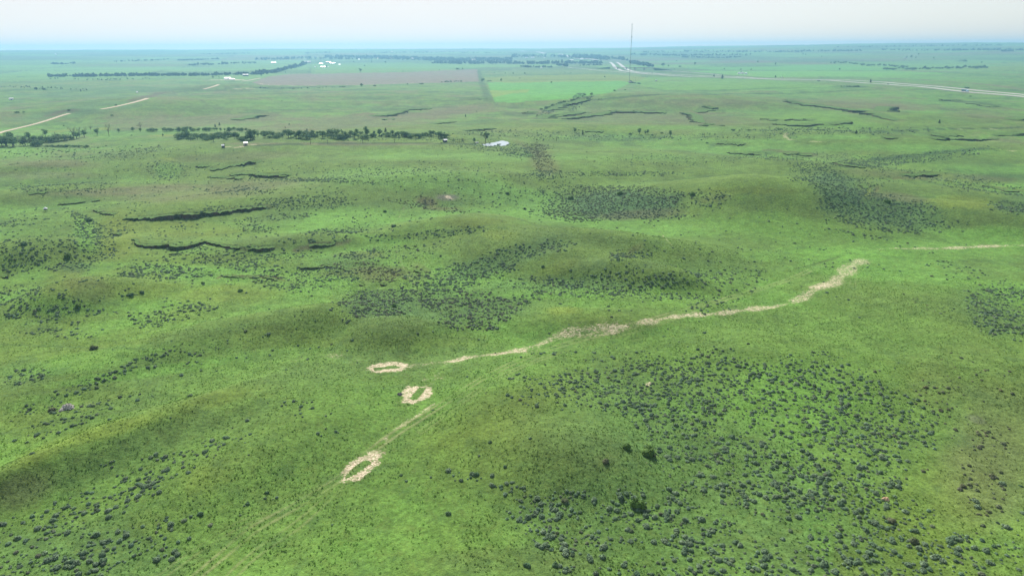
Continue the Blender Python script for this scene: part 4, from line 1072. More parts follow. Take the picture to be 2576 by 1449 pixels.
class MB:
    """collects boxes, tubes and prisms into one mesh"""
    def __init__(s):
        s.v, s.f = [], []
    def raw(s, v, f):
        b = len(s.v); s.v += [tuple(p) for p in v]; s.f += [tuple(i + b for i in q) for q in f]
    def box(s, x0, x1, y0, y1, z0, z1, tx=0, ty=0):
        v = [(x0, y0, z0), (x1, y0, z0), (x1, y1, z0), (x0, y1, z0), (x0 + tx, y0 + ty, z1), (x1 - tx, y0 + ty, z1), (x1 - tx, y1 - ty, z1), (x0 + tx, y1 - ty, z1)]
        s.raw(v, [(0, 3, 2, 1), (4, 5, 6, 7), (0, 1, 5, 4), (1, 2, 6, 5), (2, 3, 7, 6), (3, 0, 4, 7)])
    def gable(s, x0, x1, y0, y1, z0, z1, t=.12):    # roof ridge along x
        ym = (y0 + y1) / 2
        v = [(x0, y0, z0), (x1, y0, z0), (x1, ym, z1), (x0, ym, z1), (x1, y1, z0), (x0, y1, z0)]
        v += [(p[0], p[1], p[2] + t) for p in v]
        s.raw(v, [(0, 3, 2, 1), (3, 5, 4, 2), (6, 7, 8, 9), (9, 8, 10, 11), (0, 1, 7, 6), (5, 11, 10, 4), (0, 6, 9, 3), (3, 9, 11, 5), (1, 2, 8, 7), (2, 4, 10, 8)])
    def tube(s, p, q, r0, r1=None, n=6):
        r1 = r0 if r1 is None else r1
        p, q = Vector(p), Vector(q); d = (q - p).normalized()
        u = d.orthogonal().normalized(); w = d.cross(u)
        v = [p + (u * math.cos(a) + w * math.sin(a)) * r0 for a in (i * 2 * math.pi / n for i in range(n))]
        v += [q + (u * math.cos(a) + w * math.sin(a)) * r1 for a in (i * 2 * math.pi / n for i in range(n))]
        f = [(i, (i + 1) % n, n + (i + 1) % n, n + i) for i in range(n)] + [tuple(range(n))[::-1], tuple(range(n, 2 * n))]
        s.raw(v, f)
    def prof(s, pts, y0, y1):       # side profile (x, z) extruded across y
        n = len(pts)
        v = [(x, y0, z) for x, z in pts] + [(x, y1, z) for x, z in pts]
        s.raw(v, [tuple(range(n)), tuple(range(n, 2 * n))[::-1]] + [(i, n + i, n + (i + 1) % n, (i + 1) % n) for i in range(n)])
    def build(s, name, mat, parent=None, shade=False):
        me = bpy.data.meshes.new(name); me.from_pydata(s.v, [], s.f); me.update()
        if shade: smooth(me)
        me.materials.append(mat)
        return link(name, me, parent)

def empty(name, loc, rz=0):
    o = bpy.data.objects.new(name, None); COL.objects.link(o)
    o.location = loc; o.rotation_euler = (0, 0, rz); o.empty_display_size = .5
    return o
def copy_thing(o, loc, rz, sc):
    r = o.copy(); COL.objects.link(r); r.location = loc; r.rotation_euler = (0, 0, rz); r.scale = sc
    for ch in [q for q in bpy.data.objects if q.parent == o]:
        k = ch.copy(); COL.objects.link(k); k.parent = r
    return r
def metres(px, p):          # size on the view -> metres at ground point p
    return px / FD * math.sqrt(p[0] ** 2 + p[1] ** 2 + (CAM_H - p[2]) ** 2)

# ------------------------------------------------------------------ roads
def ribbon(name, P, hw, lift, mat, label, lanes=True):
    V, F, U = [], [], []
    P = np.asarray(P); seg = np.hypot(*np.diff(P, axis=0).T); al = np.r_[0, np.cumsum(seg)]
    n = max(4, int(al[-1] / 12)); s = np.linspace(0, al[-1], n)
    x = np.interp(s, al, P[:, 0]); y = np.interp(s, al, P[:, 1])
    tx, ty = np.gradient(x), np.gradient(y); L = np.hypot(tx, ty); nx, ny = -ty / L, tx / L
    for t in (-1, -.5, 0, .5, 1):
        V.append(np.stack([x + nx * hw * t, y + ny * hw * t], -1)); U.append(np.full(n, t))
    V = np.stack(V, 1); k = V.shape[1]
    zz = ground_z(V[..., 0], V[..., 1]); zz = np.maximum(zz, zz.mean(1, keepdims=True)) + lift
    v3 = np.concatenate([V, zz[..., None]], -1).reshape(-1, 3)
    i, j = np.meshgrid(np.arange(n - 1), np.arange(k - 1), indexing='ij')
    f = np.stack([i * k + j, (i + 1) * k + j, (i + 1) * k + j + 1, i * k + j + 1], -1).reshape(-1, 4)
    return v3, f, np.stack(U, 1).reshape(-1), np.repeat(s, k)
def road_obj(name, parts, mat, label):
    V, F, U, S_ = [], [], [], []; b = 0
    for v, f, u, s in parts:
        V.append(v); F.append(f + b); U.append(u); S_.append(s); b += len(v)
    me = mesh_np(name, np.concatenate(V), np.concatenate(F), 4)
    set_attr(me, 'across', np.concatenate(U)); set_attr(me, 'along', np.concatenate(S_))
    return tag(link(name, me, mat=mat), label, kind='structure')
g = NT('highway_concrete')
acr = g.add('ShaderNodeAttribute', attribute_name='across').outputs['Fac']; alo = g.add('ShaderNodeAttribute', attribute_name='along').outputs['Fac']
ab = g.math('ABSOLUTE', acr)
edge = g.math('COMPARE', ab, .72, .02)
dash = g.math('MULTIPLY', g.math('COMPARE', acr, .0, .02), g.math('LESS_THAN', g.math('FRACT', g.math('DIVIDE', alo, 12)), .3))
base = g.mix(g.ramp(g.noise(g.add('ShaderNodeNewGeometry').outputs['Position'], .2, 4), .3, .7), (.36, .34, .31), (.46, .44, .40))
base = g.mix(g.math('GREATER_THAN', ab, .76), base, (.30, .29, .26))
g.bsdf(g.mix(g.math('MAXIMUM', edge, dash), base, (.75, .75, .72)), .85, spec=.2)
M_ROAD = g.m
hp = [ribbon('highway', ROADS[k][0], 8.5, .45, M_ROAD, '') for k in ('highway_near', 'highway_far')]
road_obj('highway', hp, M_ROAD, 'pale two-carriageway highway crossing the plain on the right')
road_obj('country_road', [ribbon('road', ROADS[k][0], 5, .35, M_ROAD, '') for k in ('side', 'link')], M_ROAD, 'pale frontage roads leading to the overpass')
g = NT('dirt_track')
acr = g.math('ABSOLUTE', g.add('ShaderNodeAttribute', attribute_name='across').outputs['Fac'])
pos = g.add('ShaderNodeNewGeometry').outputs['Position']
nn = g.noise(pos, .5, 4)
c_ = g.mix(g.ramp(nn, .3, .7), (.42, .34, .25), (.56, .47, .36))
c_ = g.mix(g.math('MULTIPLY', g.ramp(acr, .35, .0), .35), c_, (.28, .27, .14))
c_ = g.mix(g.ramp(g.math('ADD', acr, g.math('MULTIPLY', g.math('SUBTRACT', nn, .5), .8)), .72, .95), c_, (.10, .16, .04))
g.bsdf(c_, .95, spec=.1)
road_obj('dirt_road', [ribbon('dirt_road', p, 3.4 if k == 0 else (4.2 if k < 3 else 5), .30, g.m, '') for k, p in enumerate(DIRTW)], g.m, 'pale dirt road running up the left side of the plain')

# far stretches of the highway beyond the town
far_roads = []
for p in (T(2, 850, 265, 700, 250, 640, 254), T(2, 590, 235, 540, 218, 480, 206), T(2, 330, 200, 290, 190, 250, 183), T(2, 140, 178, 90, 172)):
    q = G(p)[:, :2]
    far_roads.append(ribbon('highway', q, 22, 3.0, M_ROAD, ''))
road_obj('distant_highway', far_roads, M_ROAD, 'far pale stretches of the highway beyond the town')

# ------------------------------------------------------------------ bare cut faces of the eroded banks
bv, bf, bc = [], [], []
for bi, (P, dep) in enumerate(SC_W):
    seg = np.hypot(*np.diff(P, axis=0).T); al = np.r_[0, np.cumsum(seg)]; L = al[-1]
    dist = float(np.hypot(P[:, 0].mean(), P[:, 1].mean()))
    lip = max(.8, .8 * 2.6 * dist * dist / 180000)
    n = max(8, int(L / max(.9, dist * .0022)))
    s = np.linspace(0, L, n); x = np.interp(s, al, P[:, 0]); y = np.interp(s, al, P[:, 1])
    tx, ty = np.gradient(x), np.gradient(y); q = np.hypot(tx, ty) + 1e-9; nx, ny = -ty / q, tx / q
    sg = np.where(nx * -x + ny * -y > 0, 1, -1); nx, ny = nx * sg, ny * sg          # towards the low side
    wob = 1.3 * noise(x, y, 9, 77) + .7 * noise(x, y, 3.5, 78)
    k = np.clip((.62 if L < 60 else .8 if L < 120 else 1.05) + .95 * noise(s, s * 0, 23, 9) + .5 * noise(s, s * 0, max(4, dist * .012), 14), 0, 1.3) * sstep(0, .12 * L + 3, s) * sstep(0, .12 * L + 3, L - s)
    jag = 1.5 * np.abs(noise(s, s * 0 + bi, max(2.5, dist * .006), 19)) * lip
    lx, ly = x + nx * wob, y + ny * wob
    fx, fy = lx + nx * (lip * 1.02 + jag), ly + ny * (lip * 1.02 + jag)
    hx, hy = lx - nx * .5, ly - ny * .5
    zt = grid_z(GZ0, lx, ly); gz = ground_z(fx, fy)
    top = np.minimum(zt, gz + (.62 if dist > 520 else .66) * dep * k) + .02 + .12 * noise(s, s * 0, 1.8, 5)
    on = (k > .22) & (top - gz > .25)
    hz_ = ground_z(hx, hy) - .05
    b0 = sum(len(q_) for q_ in bv)
    bx_, by_ = fx + nx * .25, fy + ny * .25
    rows = [(hx, hy, hz_), (fx, fy, top), (fx, fy, top - .02), (.5 * (fx + bx_) + nx * .15 * noise(s, s * 0, 1.3, 8), .5 * (fy + by_), .5 * (top + gz)), (bx_, by_, gz - .3)]
    V = np.stack([np.stack(r_, -1) for r_ in rows], 1)
    bv.append(V.reshape(-1, 3))
    cg = np.array([.085, .15, .04]); cs = np.array([.105, .078, .058])
    mixg = np.clip(.55 + 1.3 * noise(s, s * 0, max(4, dist * .012), 27), 0, .8)[:, None]
    face_c = cs * (1 - mixg) + np.array([.045, .075, .032]) * mixg
    C_ = np.stack([np.tile(cg, (n, 1)), np.tile(cg, (n, 1)), face_c, face_c, face_c], 1)
    bc.append(C_.reshape(-1, 3))
    for i in range(n - 1):
        if on[i] and on[i + 1]:
            for j in (0, 2, 3):
                a_ = b0 + i * 5 + j
                bf.append((a_, a_ + 5, a_ + 6, a_ + 1))
me = mesh_np('eroded_banks', np.concatenate(bv), np.array(bf), 4)
set_attr(me, 'plants', np.concatenate(bc), 'COLOR')
g = NT('bank_soil')
base = g.add('ShaderNodeAttribute', attribute_name='plants').outputs['Color']
n_ = g.noise(g.add('ShaderNodeNewGeometry').outputs['Position'], 1.3, 4)
sc_ = g.add('ShaderNodeVectorMath', operation='SCALE'); g.link(base, sc_.inputs[0]); g.link(g.ramp(n_, .3, .7, .6, 1.4), sc_.inputs['Scale'])
g.bsdf(sc_.outputs[0], .95, spec=.05)
tag(link('eroded_banks', me, mat=g.m), 'dark cut soil faces of the gullies', kind='structure')

# ------------------------------------------------------------------ water
g = NT('pond_water')
bm_ = g.add('ShaderNodeBump'); bm_.inputs['Strength'].default_value = .15; bm_.inputs['Distance'].default_value = .05
g.link(g.noise(g.add('ShaderNodeNewGeometry').outputs['Position'], 1.5, 3), bm_.inputs['Height'])
p_ = g.bsdf((.34, .40, .43), .12, bm_.outputs[0], spec=.9)  # pale base: silty water plus the reflected sky put into the colour
p_.inputs['IOR'].default_value = 1.5
M_WATER = g.m
for k, (P, pz) in enumerate(zip(POND, pond_z)):
    c = P.mean(0); n = 72
    Q = dense(list(P) + [P[0]], 6)
    v = [(c[0], c[1], pz)] + [(c[0] + (x - c[0]) * 1.12, c[1] + (y - c[1]) * 1.12, pz) for x, y in Q]
    f = [(0, 1 + i, 1 + (i + 1) % len(Q)) for i in range(len(Q))]
    me = mesh_np('pond', np.array(v), np.array(f), 3)
    tag(link('pond', me, mat=M_WATER), ('still pale pond beside the spreading tree', 'tiny bright puddle in the draw below the pond')[k], kind='structure')

# ------------------------------------------------------------------ trees
def leafy(rs, lobes, n_leaf, leaf, dark=0):
    V = []
    for (x, y, z, r) in lobes:
        n = int(n_leaf * r / .25)
        d = rs.randn(n, 3); d /= np.linalg.norm(d, axis=1, keepdims=True)
        c = np.array([x, y, z]) + d * r * (.55 + .5 * rs.rand(n, 1)) * np.array([1, 1, .85])
        nm = d + rs.randn(n, 3) * .5 + np.array([0, 0, .3]); nm /= np.linalg.norm(nm, axis=1, keepdims=True)
        t = np.cross(nm, rs.randn(n, 3)); t /= np.linalg.norm(t, axis=1, keepdims=True); b = np.cross(nm, t)
        s = leaf * (.6 + .8 * rs.rand(n, 1))
        V.append(np.stack([c - t * s - b * s * .6, c + t * s - b * s * .6, c + b * s * 1.2], 1).reshape(-1, 3))
    v = np.concatenate(V)
    return v, np.arange(len(v)).reshape(-1, 3)
def trunk_mb(lobes, h0, r0, rs, bare=False):
    m = MB()
    top = Vector((.02, .0, h0))
    m.tube((0, 0, -.06), top * .55, r0 * 1.25, r0 * .95, 7); m.tube(top * .55, top, r0 * .95, r0 * .7, 7)
    for (x, y, z, r) in lobes:
        a = top * (.55 + .45 * rs.rand()); e = Vector((x, y, z)); mid = a.lerp(e, .5) + Vector((rs.randn() * .03, rs.randn() * .03, .03))
        m.tube(a, mid, r0 * .5, r0 * .33, 5); m.tube(mid, e, r0 * .33, r0 * .12, 5)
        if bare:
            for q in range(5):
                e2 = e + Vector((rs.randn() * .12, rs.randn() * .12, .08 + rs.rand() * .2))
                m.tube(mid.lerp(e, rs.rand()), e2, r0 * .16, r0 * .05, 3)
    return m
def kind_lobes(kind, rs):
    L = []
    if kind == 'round':
        for i in range(9):
            a = rs.rand() * 6.28; q = rs.rand() ** .5 * .30; z = .42 + .42 * rs.rand()
            L.append((q * math.cos(a), q * math.sin(a), z, .15 + .09 * rs.rand()))
        L += [(0, 0, .78, .21), (0, 0, .5, .26)]
    elif kind == 'spread':
        for i in range(11):
            a = rs.rand() * 6.28; q = .15 + .36 * rs.rand(); z = .55 + .30 * rs.rand()
            L.append((q * math.cos(a), q * math.sin(a), z, .12 + .08 * rs.rand()))
        L += [(0, 0, .8, .18)]
    elif kind == 'cedar':
        for i in range(9):
            z = .12 + .095 * i; a = rs.rand() * 6.28; q = .10 * (1 - z)
            L.append((q * math.cos(a), q * math.sin(a), z, .06 + .30 * (1 - z)))
    elif kind == 'bush':
        for i in range(8):
            a = rs.rand() * 6.28; q = .42 * rs.rand() ** .5; z = .22 + .45 * rs.rand() * (1 - q)
            L.append((q * math.cos(a), q * math.sin(a), z, .20 + .14 * rs.rand()))
    else:               # bare
        for i in range(11):
            a = rs.rand() * 6.28; q = .12 + .25 * rs.rand(); z = .45 + .45 * rs.rand()
            L.append((q * math.cos(a), q * math.sin(a), z, .10 + .05 * rs.rand()))
    return L
TREE_MAT = {'round': foliage_mat('broad_leaves', ((.075, .145, .055), (.115, .200, .070)), trans=.35), 'spread': foliage_mat('cottonwood_leaves', ((.042, .078, .030), (.055, .095, .034))),
            'cedar': foliage_mat('cedar_needles', ((.022, .050, .026), (.034, .068, .032))), 'bush': foliage_mat('thicket_leaves', ((.078, .148, .058), (.125, .210, .078)), trans=.35),
            'bare': foliage_mat('thin_grey_leaves', ((.10, .13, .085), (.12, .15, .09)))}
PROTO = {}
for kd, cnt in (('round', 5), ('spread', 3), ('cedar', 3), ('bush', 5), ('bare', 4)):
    PROTO[kd] = []
    for i in range(cnt):
        rs_ = np.random.RandomState(900 + i + len(kd) * 31)
        L = kind_lobes(kd, rs_)
        v, f = leafy(rs_, L, {'bare': 9}.get(kd, 46), {'bare': .022, 'bush': .055}.get(kd, .042))
        cm = mesh_np('crown', v, f, 3); cm.materials.append(TREE_MAT[kd])
        tm = trunk_mb([l for l in L[:8 if kd != 'bare' else 11]] if kd != 'cedar' else [], {'bush': .2, 'cedar': .8}.get(kd, .42), {'bare': .022, 'bush': .02}.get(kd, .032), rs_, kd == 'bare')
        tme = bpy.data.meshes.new('trunk'); tme.from_pydata(tm.v, [], tm.f); tme.update(); tme.materials.append(M_GREYBARK if kd == 'bare' else M_BARK)
        PROTO[kd].append((cm, tme))
tree_rs = np.random.RandomState(77)
n_tree = 0
def tree(p, h, kind, label, group=None, wide=1.0, parts=True, cat='tree'):
    global n_tree
    n_tree += 1
    cm, tm = PROTO[kind][tree_rs.randint(len(PROTO[kind]))]
    nm = {'cedar': 'cedar_tree', 'bush': 'bush', 'bare': 'bare_tree'}.get(kind, 'tree')
    rz = tree_rs.rand() * 6.28
    w = h * wide * (.9 + .25 * tree_rs.rand())
    if parts:
        o = empty(nm, (p[0], p[1], p[2] - .1), rz)
        link('crown', cm, o); link('trunk', tm, o)
    else:
        o = link(nm, cm); o.location = (p[0], p[1], p[2] - .1); o.rotation_euler = (0, 0, rz)
    o.scale = (w, w, h)
    tag(o, label, cat if kind != 'bush' else 'bush', group)
    return o
# single trees: foot of the trunk, height on the view, kind, width, label
TR = [
 (T(1, 2312, 1096), 27, 'spread', 1.0, 'broad spreading tree with a dark trunk standing at the pond edge'),
 (T(1, 2197, 1094), 13, 'round', 1.1, 'rounded tree beside the white trough left of the pond'),
 (T(1, 2235, 1096), 8, 'bare', .7, 'thin bare sapling right beside the white trough'),
 (T(1, 2350, 1103), 4, 'bush', 1.1, 'low bush on the near bank of the pond, left one'),
 (T(1, 2445, 1124), 7, 'bush', 1.3, 'low bush on the near bank of the pond, right one'),
 (T(1, 1865, 1100), 4, 'bush', 1.3, 'low bush just in front of the dark shed'),
 (T(1, 2080, 1078), 5, 'bush', 1.2, 'bush at the right end of the corral'), (T(1, 1985, 1075), 5, 'bush', 1.4, 'bush inside the corral'),
 (T(1, 1112, 1030), 26, 'round', .75, 'tallest tree of the creek wood rising above its neighbours'),
 (T(1, 515, 992), 10, 'cedar', 1.0, 'dark pointed cedar behind the creek wood'),
 (T(1, 1305, 990), 12, 'cedar', .9, 'dark cedar poking out of the creek wood, right of the tallest tree'),
 (T(1, 335, 915), 5, 'cedar', 1.0, 'small dark cedar on the brown slope behind the creek wood'), (T(1, 295, 946), 4, 'cedar', 1.1, 'smaller cedar just in front of the slope cedar behind the creek wood'),
 (T(1, 1528, 796), 4, 'cedar', 1.2, 'small cedar on the brown upland, left of a pair'), (T(1, 1660, 772), 4.5, 'cedar', 1.2, 'small cedar on the brown upland, right of a pair'),
 (T(1, 2108, 835), 7, 'cedar', .8, 'lone dark cedar on the brown upland above the pond'), (T(1, 2220, 782), 3, 'cedar', 1.0, 'tiny cedar upslope of the lone dark cedar'),
 (T(1, 262, 676), 3, 'cedar', 1.2, 'tiny dark tree on the green plain below the long brown field'),
 (T(0, 980, 1016), 15, 'round', 1.15, 'dark round tree standing alone at the left creek'), (T(0, 1098, 1030), 27, 'bare', .75, 'tall bare grey tree right of the dark round creek tree'),
 (T(0, 1415, 960), 17, 'bare', .9, 'wide bare grey tree behind the left creek meadow'), (T(0, 865, 1005), 17, 'bare', .45, 'slim bare tree left of the dark round creek tree'),
 (T(0, 915, 975), 14, 'bare', .8, 'pale bare tree behind the dark round creek tree'), (T(0, 745, 1045), 24, 'bare', .85, 'big bare grey tree in the left creek bed'), (T(0, 805, 1045), 22, 'bare', .7, 'bare grey tree next to the big one in the creek bed'),
 (T(0, 460, 1035), 17, 'round', .9, 'light green tree at the far left creek'), (T(0, 300, 1080), 20, 'round', .8, 'light green tree with forked stem at far left creek'), (T(0, 120, 1090), 22, 'round', 1.2, 'big leafy tree nearest the left edge of the creek'),
 (T(0, 1340, 980), 10, 'round', 1.1, 'round dark tree by the creek meadow, left one of two'), (T(0, 1412, 985), 9, 'round', 1.2, 'round dark tree by the creek meadow, right one of two'), (T(0, 1195, 990), 9, 'round', 1.1, 'small round tree between the bare tree and the creek meadow'),
 (T(0, 1640, 1024), 5, 'cedar', 1.2, 'small dark cedar in the yellow creek meadow'), (T(0, 1325, 1024), 3, 'bush', 1.3, 'tiny bush at the left tip of the yellow creek meadow'), (T(0, 1752, 1026), 3.5, 'bush', 1.4, 'tiny bush at the right tip of the yellow creek meadow'),
 (T(0, 1130, 824), 4, 'bush', 1.6, 'small dark bush on the brown plain left of the creek trees'), (T(0, 1168, 722), 4.5, 'bush', 1.4, 'dark bush beside the middle stretch of dirt road'), (T(0, 690, 770), 4, 'bush', 1.4, 'dark bush at the upper end of the near dirt road stretch'),
 (T(0, 170, 795), 5, 'bush', 1.5, 'bush on the blue-green plain at far left'), (T(0, 245, 790), 3.6, 'bush', 1.2, 'smaller bush beside the far left plain bush'), (T(0, 815, 580), 5, 'cedar', .9, 'dark tree on the blue-green plain above the dirt road'), (T(0, 1170, 462), 4, 'bush', 1.4, 'dark bush below the long dark tree line'),
 (T(0, 2145, 450), 6, 'round', 1.2, 'tree at the left end of the white farmyard'), (T(0, 2205, 448), 6, 'round', .6, 'slim tree behind the white farmyard'), (T(0, 648, 928), 3.5, 'bush', 1.2, 'tiny bush on the brown slope above the left creek'),
 (T(0, 2165, 935), 7, 'cedar', 1.0, 'dark cedar behind the creek wood, left of two'), (T(0, 2210, 920), 7, 'cedar', 1.1, 'dark cedar behind the creek wood, right of two'), (T(0, 2310, 1000), 16, 'round', 1.1, 'pale rounded tree standing in the creek wood'), (T(0, 2520, 1064), 26, 'round', 1.0, 'large dark tree at the right end of the left creek wood'), (T(0, 2150, 1084), 18, 'round', 1.0, 'large dark round tree in the left creek wood'),
 (T(2, 632, 997), 14, 'round', 1.1, 'round dark tree left in the draw right of the pond'), (T(2, 710, 1015), 12, 'cedar', .9, 'pointed dark tree beside the round one in the draw'),
 (T(2, 1282, 1010), 16, 'round', 1.15, 'largest dark tree of the pair in the draw under the mast'), (T(2, 1342, 1010), 10, 'round', 1.0, 'small round tree in front of the pair under the mast'), (T(2, 1366, 1008), 13, 'round', .85, 'narrower dark tree of the pair in the draw under the mast'),
 (T(2, 1590, 1036), 17, 'round', .95, 'tall dark tree right of the pair in the draw'), (T(2, 1192, 1012), 6, 'bush', 1.4, 'low bush left of the pair in the draw'), (T(2, 1506, 1000), 5, 'bush', 1.4, 'low bush behind the tall dark draw tree'), (T(2, 1652, 996), 6, 'bare', .8, 'thin tree right behind the tall dark draw tree'), (T(2, 1410, 1020), 5, 'bush', 1.6, 'low bush right of the pair in the draw'),
 (T(2, 1962, 1102), 5, 'bush', 1.5, 'dark bush by the eroded creek below the light green flat'), (T(2, 2225, 976), 7, 'bush', 1.3, 'dark bush on the crest of the light green flat'), (T(2, 2290, 974), 4, 'bush', 1.3, 'small bush between two darker ones on the crest'), (T(2, 2385, 976), 6, 'bush', 1.3, 'dark bush near the right end of the flat crest'),
 (T(3, 115, 970), 7, 'bush', 1.8, 'wide dark bush behind the dirt turn on the flat'), (T(3, 885, 1005), 9, 'cedar', 1.1, 'dark pointed tree in the creek on the right'), (T(3, 1722, 898), 8, 'cedar', 1.0, 'lone dark tree in the green draw on the right'), (T(3, 2138, 905), 5, 'bare', .6, 'thin tree on the green bench on the right'),
 (T(2, 800, 625), 9, 'round', 1.2, 'tree at the top end of the dark gully'), (T(2, 760, 660), 6, 'bush', 1.5, 'pale bush by the top end of the dark gully'), (T(2, 1030, 576), 5, 'bush', 1.5, 'bush on the field edge below the mast'), (T(2, 1140, 566), 3.5, 'bush', 1.3, 'smaller bush on the field edge below the mast'),
 (T(2, 870, 662), 3, 'bush', 1.4, 'dark bush on the field hedge, left of two'), (T(2, 898, 660), 3, 'bush', 1.2, 'dark bush on the field hedge, right of two'),
 (T(2, 933, 443), 5, 'round', 1.2, 'lone dark round tree in the bright field left of the mast'), (T(2, 397, 500), 6, 'round', .9, 'lone tree in the bright green field'), (T(2, 130, 407), 5, 'round', 1.3, 'small dark tree in the field west of the mast'), (T(2, 78, 455), 4, 'round', 1.2, 'small tree on the hedge west of the mast'), (T(2, 12, 410), 6, 'round', .9, 'tree on the hedge corner west of the mast'), (T(2, 593, 398), 4, 'cedar', .8, 'tiny cedar on the hedge left of the highway'), (T(2, 532, 393), 3, 'cedar', .8, 'tinier cedar beside the hedge cedar'),
 (T(2, 2115, 452), 10, 'cedar', 1.0, 'tall dark cedar beside the highway'), (T(2, 2032, 430), 6, 'cedar', 1.3, 'broad dark cedar between the two highway branches'), (T(2, 1425, 356), 3, 'cedar', 1.2, 'tiny dark tree at the end of the overpass'), (T(2, 1635, 364), 3.4, 'round', 1.2, 'small dark tree behind the upper road'),
 (T(2, 2135, 362), 4, 'round', 1.3, 'small tree in the green field behind the highway'), (T(2, 2305, 400), 6, 'round', 1.2, 'dark tree above the white yard by the highway'), (T(2, 2405, 366), 4, 'round', 1.4, 'small tree at the hedge behind the white yard'), (T(2, 2303, 366), 4, 'round', 1.3, 'small tree on the hedge above the white yard tree'),
 (T(2, 1838, 318), 8, 'round', .9, 'tree in the brown field behind the highway'), (T(2, 1520, 330), 9, 'round', 1.6, 'wide dark tree clump behind the overpass'), (T(2, 1575, 335), 6, 'round', 1.4, 'smaller tree right of the wide clump behind the overpass'), (T(2, 1690, 335), 5, 'bush', 1.5, 'low bush right of the tree clump behind the overpass'), (T(2, 1652, 280), 4, 'round', 1.2, 'little tree far behind the overpass, alone'), (T(2, 2472, 292), 6, 'round', 1.1, 'lone tree far out on the right of the brown field'),
 (T(3, 718, 367), 5, 'round', 1.3, 'round dark tree on the hedge left of the long thicket'), (T(3, 75, 437), 5, 'cedar', 1.1, 'dark cedar by the roadside sign'), (T(3, 1030, 490), 8, 'cedar', .9, 'dark cedar beside the highway on the right'), (T(3, 512, 478), 4, 'bush', 1.8, 'low wide bush at the fork of the highway'), (T(3, 1510, 216), 5, 'round', 1.1, 'dark tree far out above the small farm'), (T(3, 1440, 247), 7, 'round', 1.1, 'tallest tree of the small far farm'), (T(3, 1395, 247), 5, 'round', 1.2, 'left tree of the small far farm'), (T(3, 1485, 250), 5, 'round', 1.2, 'right tree of the small far farm'), (T(3, 1665, 254), 4.5, 'round', 1.2, 'tree right of the small far farm'),
 (T(3, 2145, 298), 4.5, 'round', 1.3, 'dark tree alone right of the far thicket'), (T(3, 1955, 280), 6, 'bush', 2.6, 'wide low thicket far out on the right'), (T(3, 75, 318), 7, 'round', 1.1, 'tree at the edge of the brown field far right of the mast'), (T(3, 540, 236), 4, 'round', 1.1, 'little round tree far out in the right plain'), (T(3, 810, 188), 7, 'round', .8, 'tall tree on the far tree line'), (T(3, 350, 216), 5, 'round', 1.2, 'tree of a far pair, left one'), (T(3, 378, 216), 4, 'round', 1.2, 'tree of a far pair, right one'), (T(3, 2000, 552), 5, 'bush', 1.6, 'dark bush just behind the truck'), (T(3, 2035, 630), 2.2, 'bush', 2.2, 'flat dark bush in the grass below the truck'),
 (T(1, 1050, 385), 9, 'round', 1.3, 'leafy pale tree on the meadow above the brown field'), (T(1, 1093, 330), 5, 'round', 1.0, 'small tree on the meadow below the town'), (T(1, 710, 338), 6, 'round', 1.2, 'dark tree beside the lower red farm building'), (T(1, 790, 342), 6, 'bare', .9, 'thin tree right of the farm'), (T(1, 1520, 272), 5, 'round', 1.1, 'dark tree in front of the town wood'), (T(1, 985, 292), 5, 'round', .9, 'slim tree left below the town'), (T(1, 1165, 292), 6, 'round', .9, 'tree below the town between two houses'), (T(1, 1300, 298), 6, 'round', 1.6, 'wide tree below the town'),
 (T(1, 300, 400), 5, 'round', .9, 'tree at the corner of the brown field'), (T(1, 55, 430), 6, 'round', 1.2, 'tree on the roadside near the brown field'), (T(1, 2275, 485), 9, 'round', 1.2, 'tree at the junction of hedges by the green field'), (T(1, 2290, 470), 6, 'round', 1.5, 'second tree at the hedge junction, behind the first'), (T(1, 2350, 478), 4, 'bush', 3.0, 'low hedge clump right of the junction'), (T(1, 2468, 480), 8, 'round', .9, 'tree in the yellow strip field'), (T(1, 2508, 402), 3.5, 'round', 1.3, 'dark dot-like tree in the dull field'), (T(1, 2400, 394), 2.6, 'round', 1.3, 'smaller dot-like tree in the dull field'),
 (T(1, 1062, 530), 8, 'round', 1.4, 'tree on the near edge of the brown field'), (T(1, 1198, 528), 5, 'bush', 1.6, 'bush on the near edge of the brown field'), (T(1, 1525, 514), 4.5, 'round', 1.3, 'round bush at the end of the pale track'), (T(1, 1662, 508), 5, 'bush', 2.0, 'pale clump at the brown field edge'),
 (T(1, 2030, 366), 6, 'round', 2.0, 'wide clump at the top edge of the brown field'), (T(1, 2078, 362), 5, 'round', 1.3, 'tree right of the wide clump at the brown field'), (T(1, 1480, 382), 3, 'round', 1.3, 'tiny tree on the top edge of the brown field'), (T(1, 1845, 366), 3, 'round', 1.4, 'little tree on the top edge of the brown field'),
]
pp = G([t[0][0] for t in TR])
for (pt, hpx, kd, wd, lab), p in zip(TR, pp):
    tree(p, metres(hpx, p), kd, lab, None, wd * (.85 if kd in ('round', 'spread') else 1), hpx >= 7)

